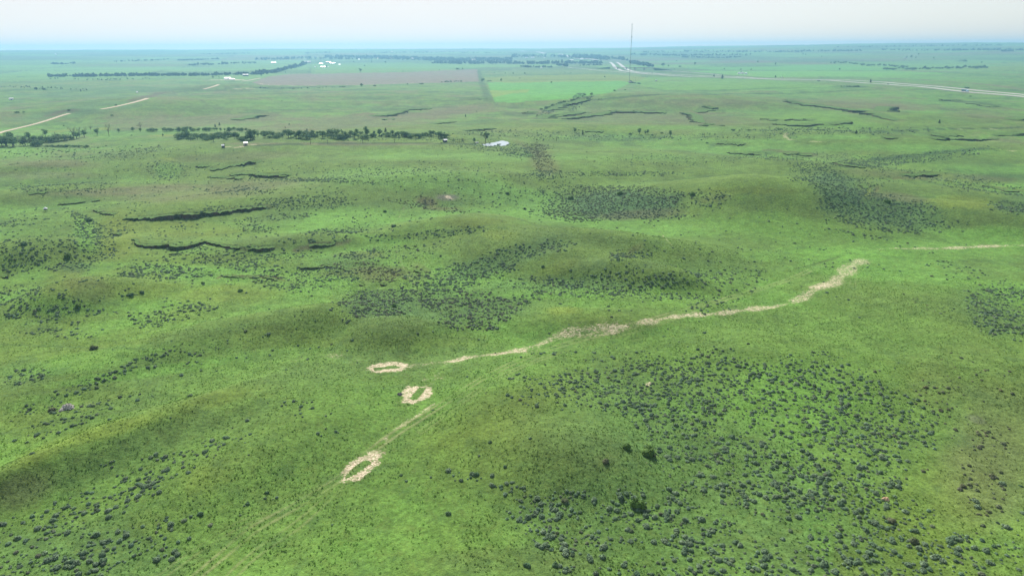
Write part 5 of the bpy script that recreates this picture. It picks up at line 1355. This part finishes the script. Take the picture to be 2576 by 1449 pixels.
# wooded belts: base line on the view, depth, how many, height, kinds, words
BELTS = [
 (T(0, 1800, 1075, 2100, 1085, 2400, 1082, 2576, 1074) + T(1, 300, 1052, 700, 1055, 1100, 1052), 12, 80, (8, 19), ('round', 'bush', 'round', 'bush'), 'leafy green tree in the thick wood along the creek', 'trees of the creek wood'),
 (T(1, 1100, 1045, 1500, 1050, 1900, 1056), 8, 40, (7, 17), ('round', 'bush', 'round'), 'leafy tree in the right-hand end of the creek wood', 'trees at the right end of the creek wood'),
 (T(0, 1490, 985, 1700, 985, 2100, 978, 2500, 985), 2, 24, (7, 12), ('bush', 'round'), 'dark low tree in the thin belt behind the creek wood', 'trees of the thin belt behind the creek wood'),
 (T(0, -60, 1140, 200, 1142, 420, 1135), 6, 22, (12, 22), ('round', 'bare', 'bush'), 'greyish leafy tree in the wood at the left edge', 'trees at the left edge'),
 (T(0, 380, 1100, 600, 1080, 860, 1050), 4, 14, (9, 18), ('bare', 'round', 'bush'), 'half bare creek tree between the left wood and meadow', 'half bare creek trees'),
 (T(0, 470, 1142, 700, 1140, 900, 1148), 1.2, 12, (4, 8), ('bush',), 'low dark bush in the row below the left creek', 'bushes in the row below the left creek'),
 (T(3, 620, 302, 800, 300, 1000, 325, 1200, 330, 1400, 345), 1.6, 30, (3.5, 6), ('round', 'bush'), 'tree in the upper strand of the far right thicket', 'trees in the upper strand of the far right thicket'),
 (T(3, 1170, 366, 1500, 362, 1800, 356, 2220, 348), 1.6, 34, (4.5, 8), ('round', 'bush'), 'tree in the lower strand of the far right thicket', 'trees in the lower strand of the far right thicket'),
 (T(2, 270, 775, 370, 745, 460, 705, 600, 680, 680, 645, 740, 620), 2.0, 20, (3, 6), ('bush',), 'dark bush growing in the winding gully', 'bushes in the winding gully'),
 (T(1, 1860, 495, 1950, 495, 2000, 490, 2080, 488), 1, 9, (4, 6.5), ('round',), 'tree in the short row right in the brown field edge', 'trees in the row at the brown field edge'),
]
brs = np.random.RandomState(31)
for pts, dep, cnt, (h0, h1), kinds, lab, grp in BELTS:
    P = np.array(pts, float); al = np.r_[0, np.cumsum(np.hypot(*np.diff(P, axis=0).T))]
    s = (np.arange(cnt) + brs.rand(cnt)) / cnt * al[-1]
    q = np.stack([np.interp(s, al, P[:, 0]), np.interp(s, al, P[:, 1]) - brs.rand(cnt) * dep], 1)
    g3 = G(q)
    for k, p in enumerate(g3):
        hp_ = h0 + (h1 - h0) * brs.rand()
        kd = kinds[brs.randint(len(kinds))]
        tree(p, metres(hp_, p), kd, lab, grp, 1.15 if kd == 'round' else (1.5 if kd == 'bush' else .8), h1 > 11)
print('trees', n_tree)

# far woods that read as one mass: small crowns merged into one object
FARW = [  # strip on the view: base line, depth, amount, height
 (T(0, 490, 436, 900, 432, 1500, 424, 2000, 424, 2576, 412) + T(1, 120, 405), 2.5, 700, (3.2, 6.5)),
 (T(1, 0, 408, 200, 395, 330, 360, 420, 340, 510, 310), 5, 260, (4, 7.5)),
 (T(1, 0, 270, 500, 255, 900, 260, 1400, 262, 2000, 280, 2576, 282), 5, 500, (2.5, 4.5)), (T(1, 700, 240, 1300, 244, 2000, 262, 2576, 262), 4, 900, (2.5, 4.5)), (T(1, 1200, 250, 1900, 280, 2576, 285), 7, 500, (2.5, 4)),
 (T(1, 1770, 300, 2100, 305, 2300, 304), 2.5, 160, (3.5, 7)), (T(1, 2330, 300, 2576, 303), 2.5, 90, (4, 7)), (T(2, 0, 305, 300, 308, 500, 300, 910, 305), 2.5, 220, (4, 8)), (T(2, 80, 335, 240, 340, 400, 340), 1.5, 60, (3, 5)), (T(2, 460, 325, 560, 330), 2, 30, (5, 8)), (T(2, 670, 322, 910, 318), 1, 50, (2, 4)),
 (T(2, 0, 240, 400, 236, 1000, 268), 6, 420, (2.5, 4.5)), (T(2, 620, 230, 1100, 262, 1160, 278), 5, 260, (3, 6)), (T(2, 1180, 300, 1250, 310, 1420, 340), 5, 170, (3.5, 7)), (T(2, 1200, 215, 1700, 225, 2400, 218), 3, 260, (2, 4)), (T(2, 1700, 240, 2100, 245, 2300, 238), 1.5, 120, (2, 3.5)), (T(2, 1300, 195, 1900, 185, 2576, 190), 4, 200, (2, 3)),
 (T(3, 0, 188, 500, 180, 940, 176), 2, 180, (2, 4)), (T(3, 1150, 165, 1400, 172, 2000, 170), 2, 80, (2, 3.5)), (T(3, 1850, 170, 2200, 165, 2576, 168), 1.5, 160, (2, 4)), (T(3, 2350, 180, 2470, 180), 1.2, 40, (3, 4)), (T(3, 700, 140, 1500, 130, 2360, 120), 3, 160, (1.5, 2.5)),
 (T(0, 1150, 285, 1500, 272, 1700, 262), 1.5, 70, (2, 3.5)), (T(0, 1780, 272, 2000, 265, 2200, 255), 1.5, 110, (2, 3.5)), (T(0, 510, 306, 640, 310, 760, 300), 1.5, 70, (2.5, 4)), (T(0, 1880, 322, 2100, 318, 2350, 305, 2576, 300), 3, 80, (3, 5)), (T(0, 2000, 210, 2576, 200), 2, 70, (1.5, 2.5)), (T(1, 500, 200, 760, 190), 1.5, 50, (1.5, 2.5)), (T(1, 1250, 195, 2000, 190, 2576, 200), 2, 140, (1.5, 2.5)),
 (T(0, 350, 560, 500, 570), 2, 30, (2, 3.5)), (T(0, 0, 535, 400, 550, 900, 575), 4, 40, (1.5, 3)), (T(0, 500, 460, 1000, 470, 1600, 452), 3, 40, (1.5, 3)), (T(1, 30, 545, 400, 552, 900, 535), .6, 60, (1.5, 2.5)), (T(3, 730, 532, 925, 534), .6, 40, (2, 3)), (T(2, 1170, 492, 1290, 505), 1, 34, (2, 3)), (T(2, 1180, 488, 1200, 490), .5, 8, (4, 5)),
]
bx, bh = [], []
for pts, dep, cnt, (h0, h1) in FARW:
    P = np.array(pts, float); al = np.r_[0, np.cumsum(np.hypot(*np.diff(P, axis=0).T))]
    s = brs.rand(cnt) * al[-1]
    nk = max(3, int(al[-1] / 9)); cc = brs.rand(nk) * al[-1]
    s = np.where(brs.rand(cnt) < .6, cc[brs.randint(nk, size=cnt)] + brs.randn(cnt) * 2.2, s)
    bx.append(np.stack([np.interp(s, al, P[:, 0]), np.interp(s, al, P[:, 1]) - brs.rand(cnt) * dep], 1)); bh.append(h0 + (h1 - h0) * brs.rand(cnt) ** 1.5)
bx = np.concatenate(bx); bh = np.concatenate(bh)
g3 = G(bx); g3h = bh / FD * np.sqrt((g3 ** 2).sum(1) + CAM_H ** 2)
cl = []
for s_ in range(5):
    rs_ = np.random.RandomState(600 + s_)
    v, f = leafy(rs_, [(0, 0, .5, .42), (.22, .1, .42, .3), (-.2, -.1, .55, .3), (0, .1, .78, .22)], 7, .19)
    cl.append((v, f))
fc = np.array([.038, .078, .036]) * (.75 + .6 * nrs.rand(len(g3h)))[:, None]
me = scatter_mesh('distant_woodland', g3[:, 0], g3[:, 1], g3[:, 2] - .3, np.minimum(g3h, 18), .8 + .4 * nrs.rand(len(g3h)), fc, cl, nrs)
tag(link('distant_woodland', me), 'far dark tree lines and town woods reading as one mass', kind='stuff')

# ------------------------------------------------------------------ guyed radio mast
mb_ = G(T(2, 1180, 488))[0]
r_m = math.hypot(mb_[0], mb_[1])
dtop = rays(np.array([1588.0]), np.array([62.0]))[0]
MH = CAM_H + dtop[2] / math.hypot(dtop[0], dtop[1]) * r_m - mb_[2]
mast = empty('radio_mast', mb_)
tag(mast, 'very tall thin guyed radio mast with a flat disc top', 'mast')
m = MB(); R_ = .62
legs = [Vector((R_ * math.cos(a), R_ * math.sin(a), 0)) for a in (.5, 2.594, 4.689)]
n = int(MH / 3)
for l in legs: m.tube(l, l + Vector((0, 0, MH)), .13, .13, 5)
for k in range(n):
    z0, z1 = k * MH / n, (k + 1) * MH / n
    for a in range(3):
        b = (a + 1) % 3
        m.tube(legs[a] + Vector((0, 0, z0)), legs[b] + Vector((0, 0, z1)), .08, .08, 3); m.tube(legs[a] + Vector((0, 0, z0)), legs[b] + Vector((0, 0, z0)), .06, .06, 3)
m.build('lattice_shaft', M_STEEL, mast)
m = MB(); m.tube((0, 0, MH), (0, 0, MH + .5), 2.2, 2.4, 16); m.tube((0, 0, MH + .5), (0, 0, MH + 1.1), 2.4, .6, 16); m.tube((0, 0, MH + 1.0), (0, 0, MH + 3.4), .12, .05, 5)
m.build('top_disc', M_DARK, mast)
for fz, rr_, hh_ in ((.78, 1.25, 2.2), (.70, .9, 1.2), (.93, .9, 1.0), (.34, .95, 2.0)):
    m = MB(); m.tube((1.0, -.5, MH * fz), (1.0, -.5, MH * fz + hh_), rr_, rr_, 10); m.build('antenna_drum', M_DARK, mast)
for a in (.5, 2.594, 4.689):
    m = MB()
    for fz in (.25, .5, .75, .98):
        e = Vector((math.cos(a) * MH * .62, math.sin(a) * MH * .62, 0)); e.z = float(ground_z(mb_[0] + e.x, mb_[1] + e.y)) - mb_[2]
        m.tube((math.cos(a) * .6, math.sin(a) * .6, MH * fz), e, .025, .025, 3)
    m.build('guy_wire', M_STEEL, mast)
m = MB(); m.box(-1.6, 1.6, -1.6, 1.6, -.3, .5); m.build('concrete_base', M_CONC, mast)

# ------------------------------------------------------------------ buildings
def building(name, pt, wpx, depth, wall_h, roof_h, wm, rm, label, cat='building', rz=0.0, flat=False, windows=2, door=True):
    p = G([pt])[0]
    L = metres(wpx, p); a = -math.atan2(p[0], p[1]) + rz
    o = empty(name, p, a)
    m = MB(); m.box(-L / 2, L / 2, -depth / 2, depth / 2, -1.0, wall_h)
    if not flat:
        m.raw([(-L / 2 + .02, -depth / 2, wall_h), (-L / 2 + .02, depth / 2, wall_h), (-L / 2 + .02, 0, wall_h + roof_h * .95)], [(0, 2, 1)])
        m.raw([(L / 2 - .02, -depth / 2, wall_h), (L / 2 - .02, depth / 2, wall_h), (L / 2 - .02, 0, wall_h + roof_h * .95)], [(0, 1, 2)])
    m.build('wall', wm, o)
    m = MB()
    if flat: m.box(-L / 2 - .3, L / 2 + .3, -depth / 2 - .3, depth / 2 + .3, wall_h, wall_h + .35)
    else: m.gable(-L / 2 - .4, L / 2 + .4, -depth / 2 - .4, depth / 2 + .4, wall_h - .12, wall_h + roof_h)
    m.build('roof', rm, o)
    if door:
        m = MB(); dw = min(2.2, L * .16); m.box(-dw / 2, dw / 2, -depth / 2 - .06, -depth / 2 + .02, 0, min(2.3, wall_h - .2)); m.build('door', M_DARK, o)
    for k in range(windows):
        x = (-1 if k % 2 == 0 else 1) * L * (.24 + .12 * (k // 2)); m = MB(); m.box(x - .6, x + .6, -depth / 2 - .05, -depth / 2 + .02, wall_h * .4, wall_h * .75); m.build('window', M_GLASS, o)
    return tag(o, label, cat)
Bd = building
Bd('shed', T(1, 1902, 1088)[0], 8, 3.0, 1.9, .8, M_WALL_D, M_ROOF_W, 'small dark wooden shed with a pale roof at the end of the creek wood', 'shed', .5, windows=0)
Bd('hut', T(0, 2472, 1117)[0], 7.5, 3.2, 1.8, .8, M_WALL_T, M_ROOF_W, 'small white-roofed hut on the bare pad below the creek wood', 'hut', .15, windows=1)
Bd('pump_house', T(0, 2246, 1142)[0], 5, 2.0, 1.7, .8, M_WALL_D, M_ROOF_W, 'tiny white-roofed pump house left of the hut', 'shed', .1, windows=0)
Bd('trailer', T(0, 115, 663)[0], 7, 4, 2.6, 1.0, M_WHITE, M_ROOF_W, 'white trailer alone on the plain near the left edge', 'trailer', .1, windows=2)
Bd('barn', T(0, 2472, 424)[0], 12, 14, 4.5, 2.5, M_DARK, M_ROOF_G, 'dark barn at the right end of the long tree line', 'barn', .05, windows=0)
Bd('warehouse', T(0, 2290, 458)[0], 13, 14, 4.5, 2.0, M_WHITE, M_ROOF_W, 'white gabled warehouse on the bright farmyard', 'barn', .1, windows=0)
Bd('warehouse', T(0, 2340, 466)[0], 10, 12, 3.5, 1.5, M_WALL_T, M_ROOF_W, 'long low building in front of the white warehouse', 'barn', 0, windows=2)
Bd('shed', T(0, 1380, 592)[0], 3, 3, 2, .8, M_WHITE, M_ROOF_W, 'tiny white shed on the blue-green plain above the dirt road', 'shed', 0, windows=0)
Bd('shed', T(0, 563, 212)[0], 3.5, 14, 6, 2, M_WHITE, M_ROOF_W, 'bright dot-like shed near the horizon at far left', 'shed', 0, windows=0)
TOWN = [
 (T(1, 177, 296), 11, M_WALL_T, M_ROOF_W, 'long white-roofed building left of the tree-lined road'), (T(1, 517, 290), 15, M_WALL_T, M_ROOF_G, 'wide grey-roofed barn at the top of the tree-lined road'),
 (T(1, 655, 303), 8, M_WALL_R, M_ROOF_W, 'red-walled white-roofed barn, left of the farm group'), (T(1, 730, 289), 10, M_WALL_R, M_ROOF_W, 'red and white barn at the back of the farm group'), (T(1, 770, 300), 11, M_WHITE, M_ROOF_W, 'long white building at the right of the farm group'),
 (T(1, 676, 338), 10, M_WALL_R, M_ROOF_W, 'white-roofed red house nearest in the farm group'), (T(1, 595, 334), 3.5, M_WHITE, M_ROOF_W, 'small white shed left of the nearest farm house'), (T(1, 728, 335), 3, M_WHITE, M_ROOF_W, 'tiny white shed right of the nearest farm house'), (T(1, 843, 311), 4.5, M_WHITE, M_ROOF_W, 'small white house alone right of the farm group'),
 (T(1, 1034, 258), 4, M_WHITE, M_ROOF_W, 'tall narrow white house at the edge of the town wood'), (T(1, 1226, 247), 4, M_WHITE, M_ROOF_W, 'small white house in the town wood, left part'), (T(1, 1365, 252), 7, M_WALL_T, M_ROOF_W, 'white-roofed house in the middle of the town wood'), (T(1, 1582, 250), 7, M_WHITE, M_ROOF_W, 'long white roof in the town wood, right of the middle house'), (T(1, 1714, 248), 6, M_WHITE, M_ROOF_W, 'white roof at the right side of the town wood'),
 (T(1, 1928, 270), 7, M_WALL_T, M_ROOF_W, 'pale roof in the town left of the long grey one'), (T(1, 2190, 267), 13, M_WALL_T, M_ROOF_G, 'long grey-roofed building in the town'), (T(1, 2312, 258), 5, M_WHITE, M_ROOF_W, 'small white roof right of the long grey one'), (T(1, 2440, 274), 7, M_WHITE, M_ROOF_W, 'white house in the town nearer the highway'), (T(1, 2560, 258), 9, M_WALL_T, M_ROOF_W, 'wide pale roof at the back of the town'), (T(1, 1372, 184), 3.5, M_WHITE, M_ROOF_W, 'bright dot-like house near the horizon above the town'),
 (T(2, 20, 296), 4.5, M_WHITE, M_ROOF_W, 'white house in the town, left of a near pair'), (T(2, 110, 296), 4.5, M_WHITE, M_ROOF_W, 'white house in the town, right of a near pair'), (T(2, 145, 241), 7, M_WHITE, M_ROOF_W, 'white roof far back in the town, left of two'), (T(2, 208, 241), 8, M_WHITE, M_ROOF_W, 'white roof far back in the town, right of two'), (T(2, 325, 243), 3, M_WHITE, M_ROOF_W, 'tiny white roof beside the far highway'),
 (T(2, 538, 326), 14, M_WALL_T, M_ROOF_G, 'long low building between trees below the highway interchange'), (T(2, 165, 327), 4, M_WHITE, M_ROOF_W, 'small white house among the nearest town trees'), (T(2, 296, 344), 4, M_WHITE, M_ROOF_W, 'small white house in front of the nearest town trees'), (T(2, 600, 268), 9, M_WALL_T, M_ROOF_W, 'pale roof by the interchange, left'), (T(2, 700, 258), 8, M_WHITE, M_ROOF_W, 'white roof by the interchange, right'),
 (T(3, 1380, 250), 6, M_WALL_T, M_ROOF_G, 'low farmhouse among trees far out on the right'), (T(2, 1450, 474), 3.4, M_WHITE, M_ROOF_W, 'tiny white equipment hut in the field right of the mast'), (T(2, 1187, 492), 6, M_WALL_T, M_ROOF_G, 'small grey equipment shelter at the foot of the mast'),
]
for pt, w, wm, rm, lab in TOWN:
    pq = G(pt)[0]; L_ = metres(w, pq); s_ = max(.8, L_ / 18)
    Bd('house' if 'house' in lab else 'building', pt[0], w, L_ * .55, 2.8 * s_, 1.6 * s_, wm, rm, lab, 'house' if 'house' in lab else 'building', (rnd.random() - .5) * .7, windows=2)

# white hopper with a cone roof on legs, out in the left pasture
p = G(M(0, 348, 310))[0]; o = empty('feed_hopper', p); k = metres(8.5, p) / 2
m = MB(); m.tube((0, 0, k * .9), (0, 0, k * 1.6), k * .8, k * .8, 12); m.build('drum', M_STEEL, o)
m = MB(); m.tube((0, 0, k * 1.6), (0, 0, k * 2.4), k * 1.0, .05, 12); m.build('cone_roof', M_ROOF_W, o)
for a in range(4):
    m = MB(); c, s = math.cos(a * 1.57 + .7) * k * .7, math.sin(a * 1.57 + .7) * k * .7; m.tube((c * 1.2, s * 1.2, -.1), (c, s, k), .06, .06, 5); m.build('leg', M_DARK, o)
tag(o, 'small white cone-roofed hopper on legs in the left pasture', 'feeder')
p = G(T(1, 2222, 1096))[0]; o = empty('water_trough', p, .1); k = metres(8, p) / 2
m = MB(); m.box(-k, k, -.8, .8, 0, .75, -.06, -.06); m.build('tub', M_WHITE, o)
m = MB(); m.box(-k + .1, k - .1, -.7, .7, .74, .765); m.build('water', M_WATER, o)
tag(o, 'white water trough beside the rounded tree near the pond', 'trough')

# wooden corral: posts and rails
p = G(T(1, 2010, 1084))[0]; o = empty('corral_fence', p, -math.atan2(p[0], p[1]))
wc, dc = metres(38, p) / 2, 9
for i in range(9):
    for yy in (-dc, dc):
        m = MB(); m.tube((-wc + i * wc / 4, yy, -.4), (-wc + i * wc / 4, yy, 1.7), .11, .10, 6); m.build('post', M_WOOD, o)
for yy in (-dc, dc):
    for zz in (.6, 1.2):
        m = MB(); m.box(-wc, wc, yy - .16, yy - .10, zz, zz + .15); m.build('rail', M_WOOD, o)
for xx in (-wc, wc):
    m = MB(); m.box(xx - .03, xx + .03, -dc, dc, 1.1, 1.25); m.build('rail', M_WOOD, o)
tag(o, 'weathered post and rail corral right of the dark shed', 'fence')

# utility poles
UP = [(T(0, 1378, 1192), 10, 'left of the hut, by the left creek'), (T(0, 470, 1190), 9, 'in front of the wood at the left edge'), (T(1, 550, 1106), 11, 'left on the brown strip below the creek wood'), (T(1, 722, 1102), 10, 'second along the brown strip below the creek wood'), (T(1, 1075, 1098), 9, 'third along the brown strip below the creek wood'), (T(1, 1395, 1090), 9, 'fourth along the brown strip, left of the shed'),
      (T(2, 447, 1076), 11, 'alone in the draw right of the pond'), (T(2, 1240, 492), 12, 'short one beside the tall mast'), (T(2, 1800, 462), 6, 'by the highway right of the mast'), (T(0, 2262, 1146), 11, 'beside the tiny pump house'), (T(2, 1935, 1040), 9, 'on the fence line of the light green flat'), (T(2, 895, 400), 6, 'at the hedge below the interchange')]
for pt, hpx, wh in UP:
    p = G(pt)[0]; h = metres(hpx, p); o = empty('utility_pole', p, rnd.random())
    m = MB(); m.tube((0, 0, -.5), (0, 0, h), .2, .13, 7); m.build('post', M_WOOD, o)
    m = MB(); m.box(-1.2, 1.2, -.07, .07, h - .9, h - .7); m.build('crossarm', M_WOOD, o)
    for x in (-1.1, 0, 1.1):
        m = MB(); m.tube((x, 0, h - .7), (x, 0, h - .45), .07, .05, 6); m.build('insulator', M_GREYROCK, o)
    tag(o, 'wooden utility pole ' + wh, 'pole', 'utility poles')

# ------------------------------------------------------------------ overpass, signs, vehicles
e = G(T(2, 975, 352, 1440, 366)); c = (e[0] + e[1]) / 2; L = float(np.hypot(*(e[1] - e[0])[:2])); an = math.atan2(*(e[1] - e[0])[:2][::-1])
zc = max(e[0][2], e[1][2], float(ground_z(c[0], c[1])))
o = empty('overpass', (c[0], c[1], zc), an)
L = min(L, 420)
m = MB(); m.box(-L / 2, L / 2, -6, 6, 6.2, 7.6); m.build('deck', M_CONC, o)
for yy in (-6.15, 5.85):
    m = MB(); m.box(-L / 2, L / 2, yy, yy + .3, 7.6, 8.6); m.build('parapet', M_CONC, o)
for t in (-.30, -.11, .08, .27):
    m = MB(); m.box(L * t - 1, L * t + 1, -5, 5, -4, 6.2); m.build('pier', M_CONC, o)
for s in (-1, 1):
    m = MB(); m.prof([(s * L / 2, 7.5), (s * (L / 2 + 90), -1), (s * L / 2, -3)], -8, 8); m.build('embankment', TREE_MAT['bush'], o)
tag(o, 'long concrete overpass carrying a road above the highway', 'bridge')

def heading(P, q):
    P = np.asarray(P); i = int(np.argmin(np.hypot(P[:, 0] - q[0], P[:, 1] - q[1]))); i = min(max(i, 1), len(P) - 2)
    d = P[i - 1] - P[i + 1]
    return P[i], math.atan2(d[1], d[0]), d / np.hypot(*d)
def wheel(x, y, r, o, w=.28):
    m = MB(); m.tube((x, y - w / 2, r), (x, y + w / 2, r), r, r, 14); t = m.build('wheel', M_RUBBER, o)
    m = MB(); s = 1 if y > 0 else -1; m.tube((x, y + s * (w / 2 - .02), r), (x, y + s * (w / 2 + .02), r), r * .55, r * .5, 10); m.build('rim', M_STEEL, t)
def on_road(key, pt):
    P = ROADS[key][0]; q = G(pt)[0]
    al = np.r_[0, np.cumsum(np.hypot(*np.diff(P, axis=0).T))]; s = np.linspace(0, al[-1], 4000)
    F_ = np.stack([np.interp(s, al, P[:, 0]), np.interp(s, al, P[:, 1])], 1)
    px, py = to_px(F_[:, 0], F_[:, 1], ground_z(F_[:, 0], F_[:, 1]))
    i = int(np.argmin(np.abs(px - pt[0][0]))); i = min(max(i, 4), 3995)
    d = F_[i - 4] - F_[i + 4]; d /= np.hypot(*d)
    return F_[i], d
q, d = on_road('highway_near', T(3, 1988, 585))
z = max(float(ground_z(q[0], q[1])), float(ground_z(q[0] - d[1] * 4, q[1] + d[0] * 4)), float(ground_z(q[0] + d[1] * 4, q[1] - d[0] * 4))) + .47
o = empty('semi_truck', (q[0], q[1], z), math.atan2(d[1], d[0]))      # +x is forward
TS = 1.12
o.scale = (TS,) * 3
m = MB(); m.box(-13.2, 2.2, -1.28, 1.28, 1.15, 3.95); tr_ = m.build('trailer', M_TRUCKG, o)
m = MB(); m.box(-13.1, 2.1, -1.20, 1.20, 3.953, 4.02); m.build('tarp', M_TRUCKB, tr_)
m = MB(); m.box(-12.8, 8.3, -.45, .45, .75, 1.12); m.build('frame', M_DARK, o)
m = MB(); m.prof([(3.0, .95), (8.6, .9), (8.7, 1.7), (8.5, 2.05), (6.9, 2.25), (6.5, 3.15), (5.4, 3.75), (3.0, 3.9)], -1.2, 1.2); cab = m.build('cab', M_TRUCKB, o)
m = MB(); m.raw([(6.93, -1.05, 2.3), (6.93, 1.05, 2.3), (6.55, 1.05, 3.12), (6.55, -1.05, 3.12)], [(0, 1, 2, 3)]); m.build('windshield', M_GLASS, cab)
for s in (-1, 1):
    m = MB(); m.raw([(5.5, s * 1.21, 2.3), (6.6, s * 1.21, 2.3), (6.35, s * 1.21, 3.0), (5.5, s * 1.21, 3.0)], [(0, 1, 2, 3)]); m.build('side_window', M_GLASS, cab)
    m = MB(); m.tube((4.9, s * 1.3, .75), (6.3, s * 1.3, .75), .36, .36, 10); m.build('fuel_tank', M_STEEL, o)
    m = MB(); m.tube((2.75, s * 1.05, 1.2), (2.75, s * 1.05, 4.3), .09, .09, 8); m.build('exhaust_stack', M_STEEL, o)
    m = MB(); m.box(8.66, 8.74, s * .95 - .2, s * .95 + .2, 1.25, 1.5); m.build('headlight', M_WHITE, cab)
m = MB(); m.box(8.7, 8.95, -1.2, 1.2, .5, .95); m.build('bumper', M_STEEL, o)
for x in (-12.2, -10.9, 2.6, 3.95, 7.7):
    for y in (-1.1, 1.1): wheel(x, y, .52, o, .5 if x < 5 else .3)
tag(o, 'long haul truck with dark teal trailer and pale blue cab on the highway', 'truck')

def car(key, pt, body, label, pick=False, rev=False, big=1.0):
    q, d = on_road(key, pt)
    z = float(ground_z(q[0], q[1])) + .5
    o = empty('pickup_truck' if pick else 'car', (q[0], q[1], z), math.atan2(d[1], d[0]) + (math.pi if rev else 0)); o.scale = (big,) * 3
    m = MB()
    if pick: m.prof([(-2.7, .4), (2.7, .4), (2.75, 1.0), (1.3, 1.15), (.8, 1.8), (-.6, 1.85), (-.7, 1.15), (-2.7, 1.15)], -.95, .95)
    else: m.prof([(-2.2, .35), (2.2, .35), (2.3, .85), (1.2, 1.0), (.5, 1.5), (-1.0, 1.5), (-1.8, 1.0), (-2.25, .95)], -.9, .9)
    b = m.build('body', body, o)
    for s in (-1, 1):
        m = MB(); m.raw([(-.55, s * .96, 1.2), (.95, s * .96, 1.2), (.65, s * .96, 1.7 if pick else 1.42), (-.5, s * .96, 1.72 if pick else 1.42)], [(0, 1, 2, 3)]); m.build('side_window', M_GLASS, b)
    for x in (-1.5, 1.5):
        for y in (-.85, .85): wheel(x, y, .36, o, .24)
    return tag(o, label, 'car')
car('highway_near', T(3, 1205, 518), M_DARK, 'dark pickup on the highway left of the big truck', True)
car('highway_near', T(2, 1345, 402), M_WHITE, 'white car on the highway right of the overpass', big=1.2)
car('highway_far', T(2, 1410, 395), M_STEEL, 'grey car on the far carriageway right of the overpass', rev=True, big=1.2)
car('highway_far', T(2, 1045, 280), M_DARK, 'dark car on the highway beyond the overpass', rev=True, big=1.3)

p = G(T(3, 142, 444))[0]; o = empty('road_sign', p, -math.atan2(p[0], p[1]))
m = MB(); m.box(-2.4, 2.4, -.06, .06, 2.2, 4.4); m.build('panel', M_WHITE, o)
for x in (-1.7, 1.7):
    m = MB(); m.tube((x, .12, -.4), (x, .12, 4.2), .09, .09, 6); m.build('post', M_STEEL, o)
tag(o, 'white roadside sign board beside the dark cedar', 'sign')

# white tanks in the yard beside the highway
for k, (xx, yy) in enumerate(((2285, 404), (2318, 402), (2352, 407))):
    p = G(T(2, xx, yy))[0]; o = empty('storage_tank', p); r = metres(3.2, p)
    m = MB(); m.tube((0, 0, -.2), (0, 0, r * 1.1), r, r, 18); m.build('shell', M_WHITE, o)
    m = MB(); m.tube((0, 0, r * 1.1), (0, 0, r * 1.35), r * 1.02, .1, 18); m.build('cap', M_ROOF_W, o)
    tag(o, ('leftmost', 'middle', 'rightmost')[k] + ' of three low white tanks in the yard behind the highway', 'tank', 'white tanks in the yard')

# ------------------------------------------------------------------ rocks
def rock(pt, w, d, h, mat, label, seed, name='rock'):
    rs = np.random.RandomState(seed)
    p = G([pt])[0]
    nu, nv = 22, 9; V = [(0, 0, h * .95)]; F = []
    for j in range(1, nv):
        for i in range(nu):
            a = i * 2 * math.pi / nu; t = j / (nv - 1)
            rr_ = math.sin(t * math.pi / 2) ** .8 * (1 + .14 * math.sin(a * 3 + seed) + .10 * math.sin(a * 5 + j) + .07 * rs.randn())
            V.append((w * rr_ * math.cos(a), d * rr_ * math.sin(a), h * math.cos(t * math.pi / 2 * 1.12) * (1 + .10 * rs.randn())))
    for i in range(nu): F.append((0, 1 + i, 1 + (i + 1) % nu))
    for j in range(nv - 2):
        for i in range(nu):
            a, b = 1 + j * nu + i, 1 + j * nu + (i + 1) % nu
            F.append((a, a + nu, b + nu, b))
    me = bpy.data.meshes.new(name); me.from_pydata(V, [], F); me.update()
    o = link(name, me, mat=mat); o.location = (p[0], p[1], p[2] - .1)
    return tag(o, label, 'rock')
rock(B(0, 455, 330)[0], 1.7, 1.3, 1.25, M_ROCK, 'pale broken boulder mound on the left slope', 3, 'boulder')
rock(B(0, 410, 345)[0], .8, .7, .5, M_ROCK, 'smaller pale rock left against the boulder mound', 8, 'boulder')
rock(B(2, 1352, 938)[0], .85, .55, .6, M_TANROCK, 'bright tan rock lying in the lower right scrub', 5)
rock(S5(778, 525)[0], .75, .6, .65, M_GREYROCK, 'dark grey rock at the left end of the middle straw ring', 12)
HAZE_TOP = max(float(GZ.max()), float(mb_[2]) + MH + 5) + 4
print('haze top', HAZE_TOP, 'trees', n_tree)

# ------------------------------------------------------------------ the air between
hz = NT('haze_air')
pv = hz.add('ShaderNodeVolumePrincipled')
pv.inputs['Color'].default_value = (.29, .61, .85, 1)
pv.inputs['Density'].default_value = 1.0 / 7600
pv.inputs['Anisotropy'].default_value = .35
hz.link(pv.outputs[0], hz.out.inputs['Volume'])
zlo = float(GZ.min()) - 1; zhi = HAZE_TOP
S = 10800
v = np.array([(x, y, z) for z in (zlo, zhi) for y in (-S, S) for x in (-S, S)], float)
f = np.array([(0, 2, 3, 1), (4, 5, 7, 6), (0, 1, 5, 4), (2, 6, 7, 3), (0, 4, 6, 2), (1, 3, 7, 5)])
me = mesh_np('haze', v, f, 4)
tag(link('haze', me, mat=hz.m), 'pale blue air that fades the far country', kind='stuff')
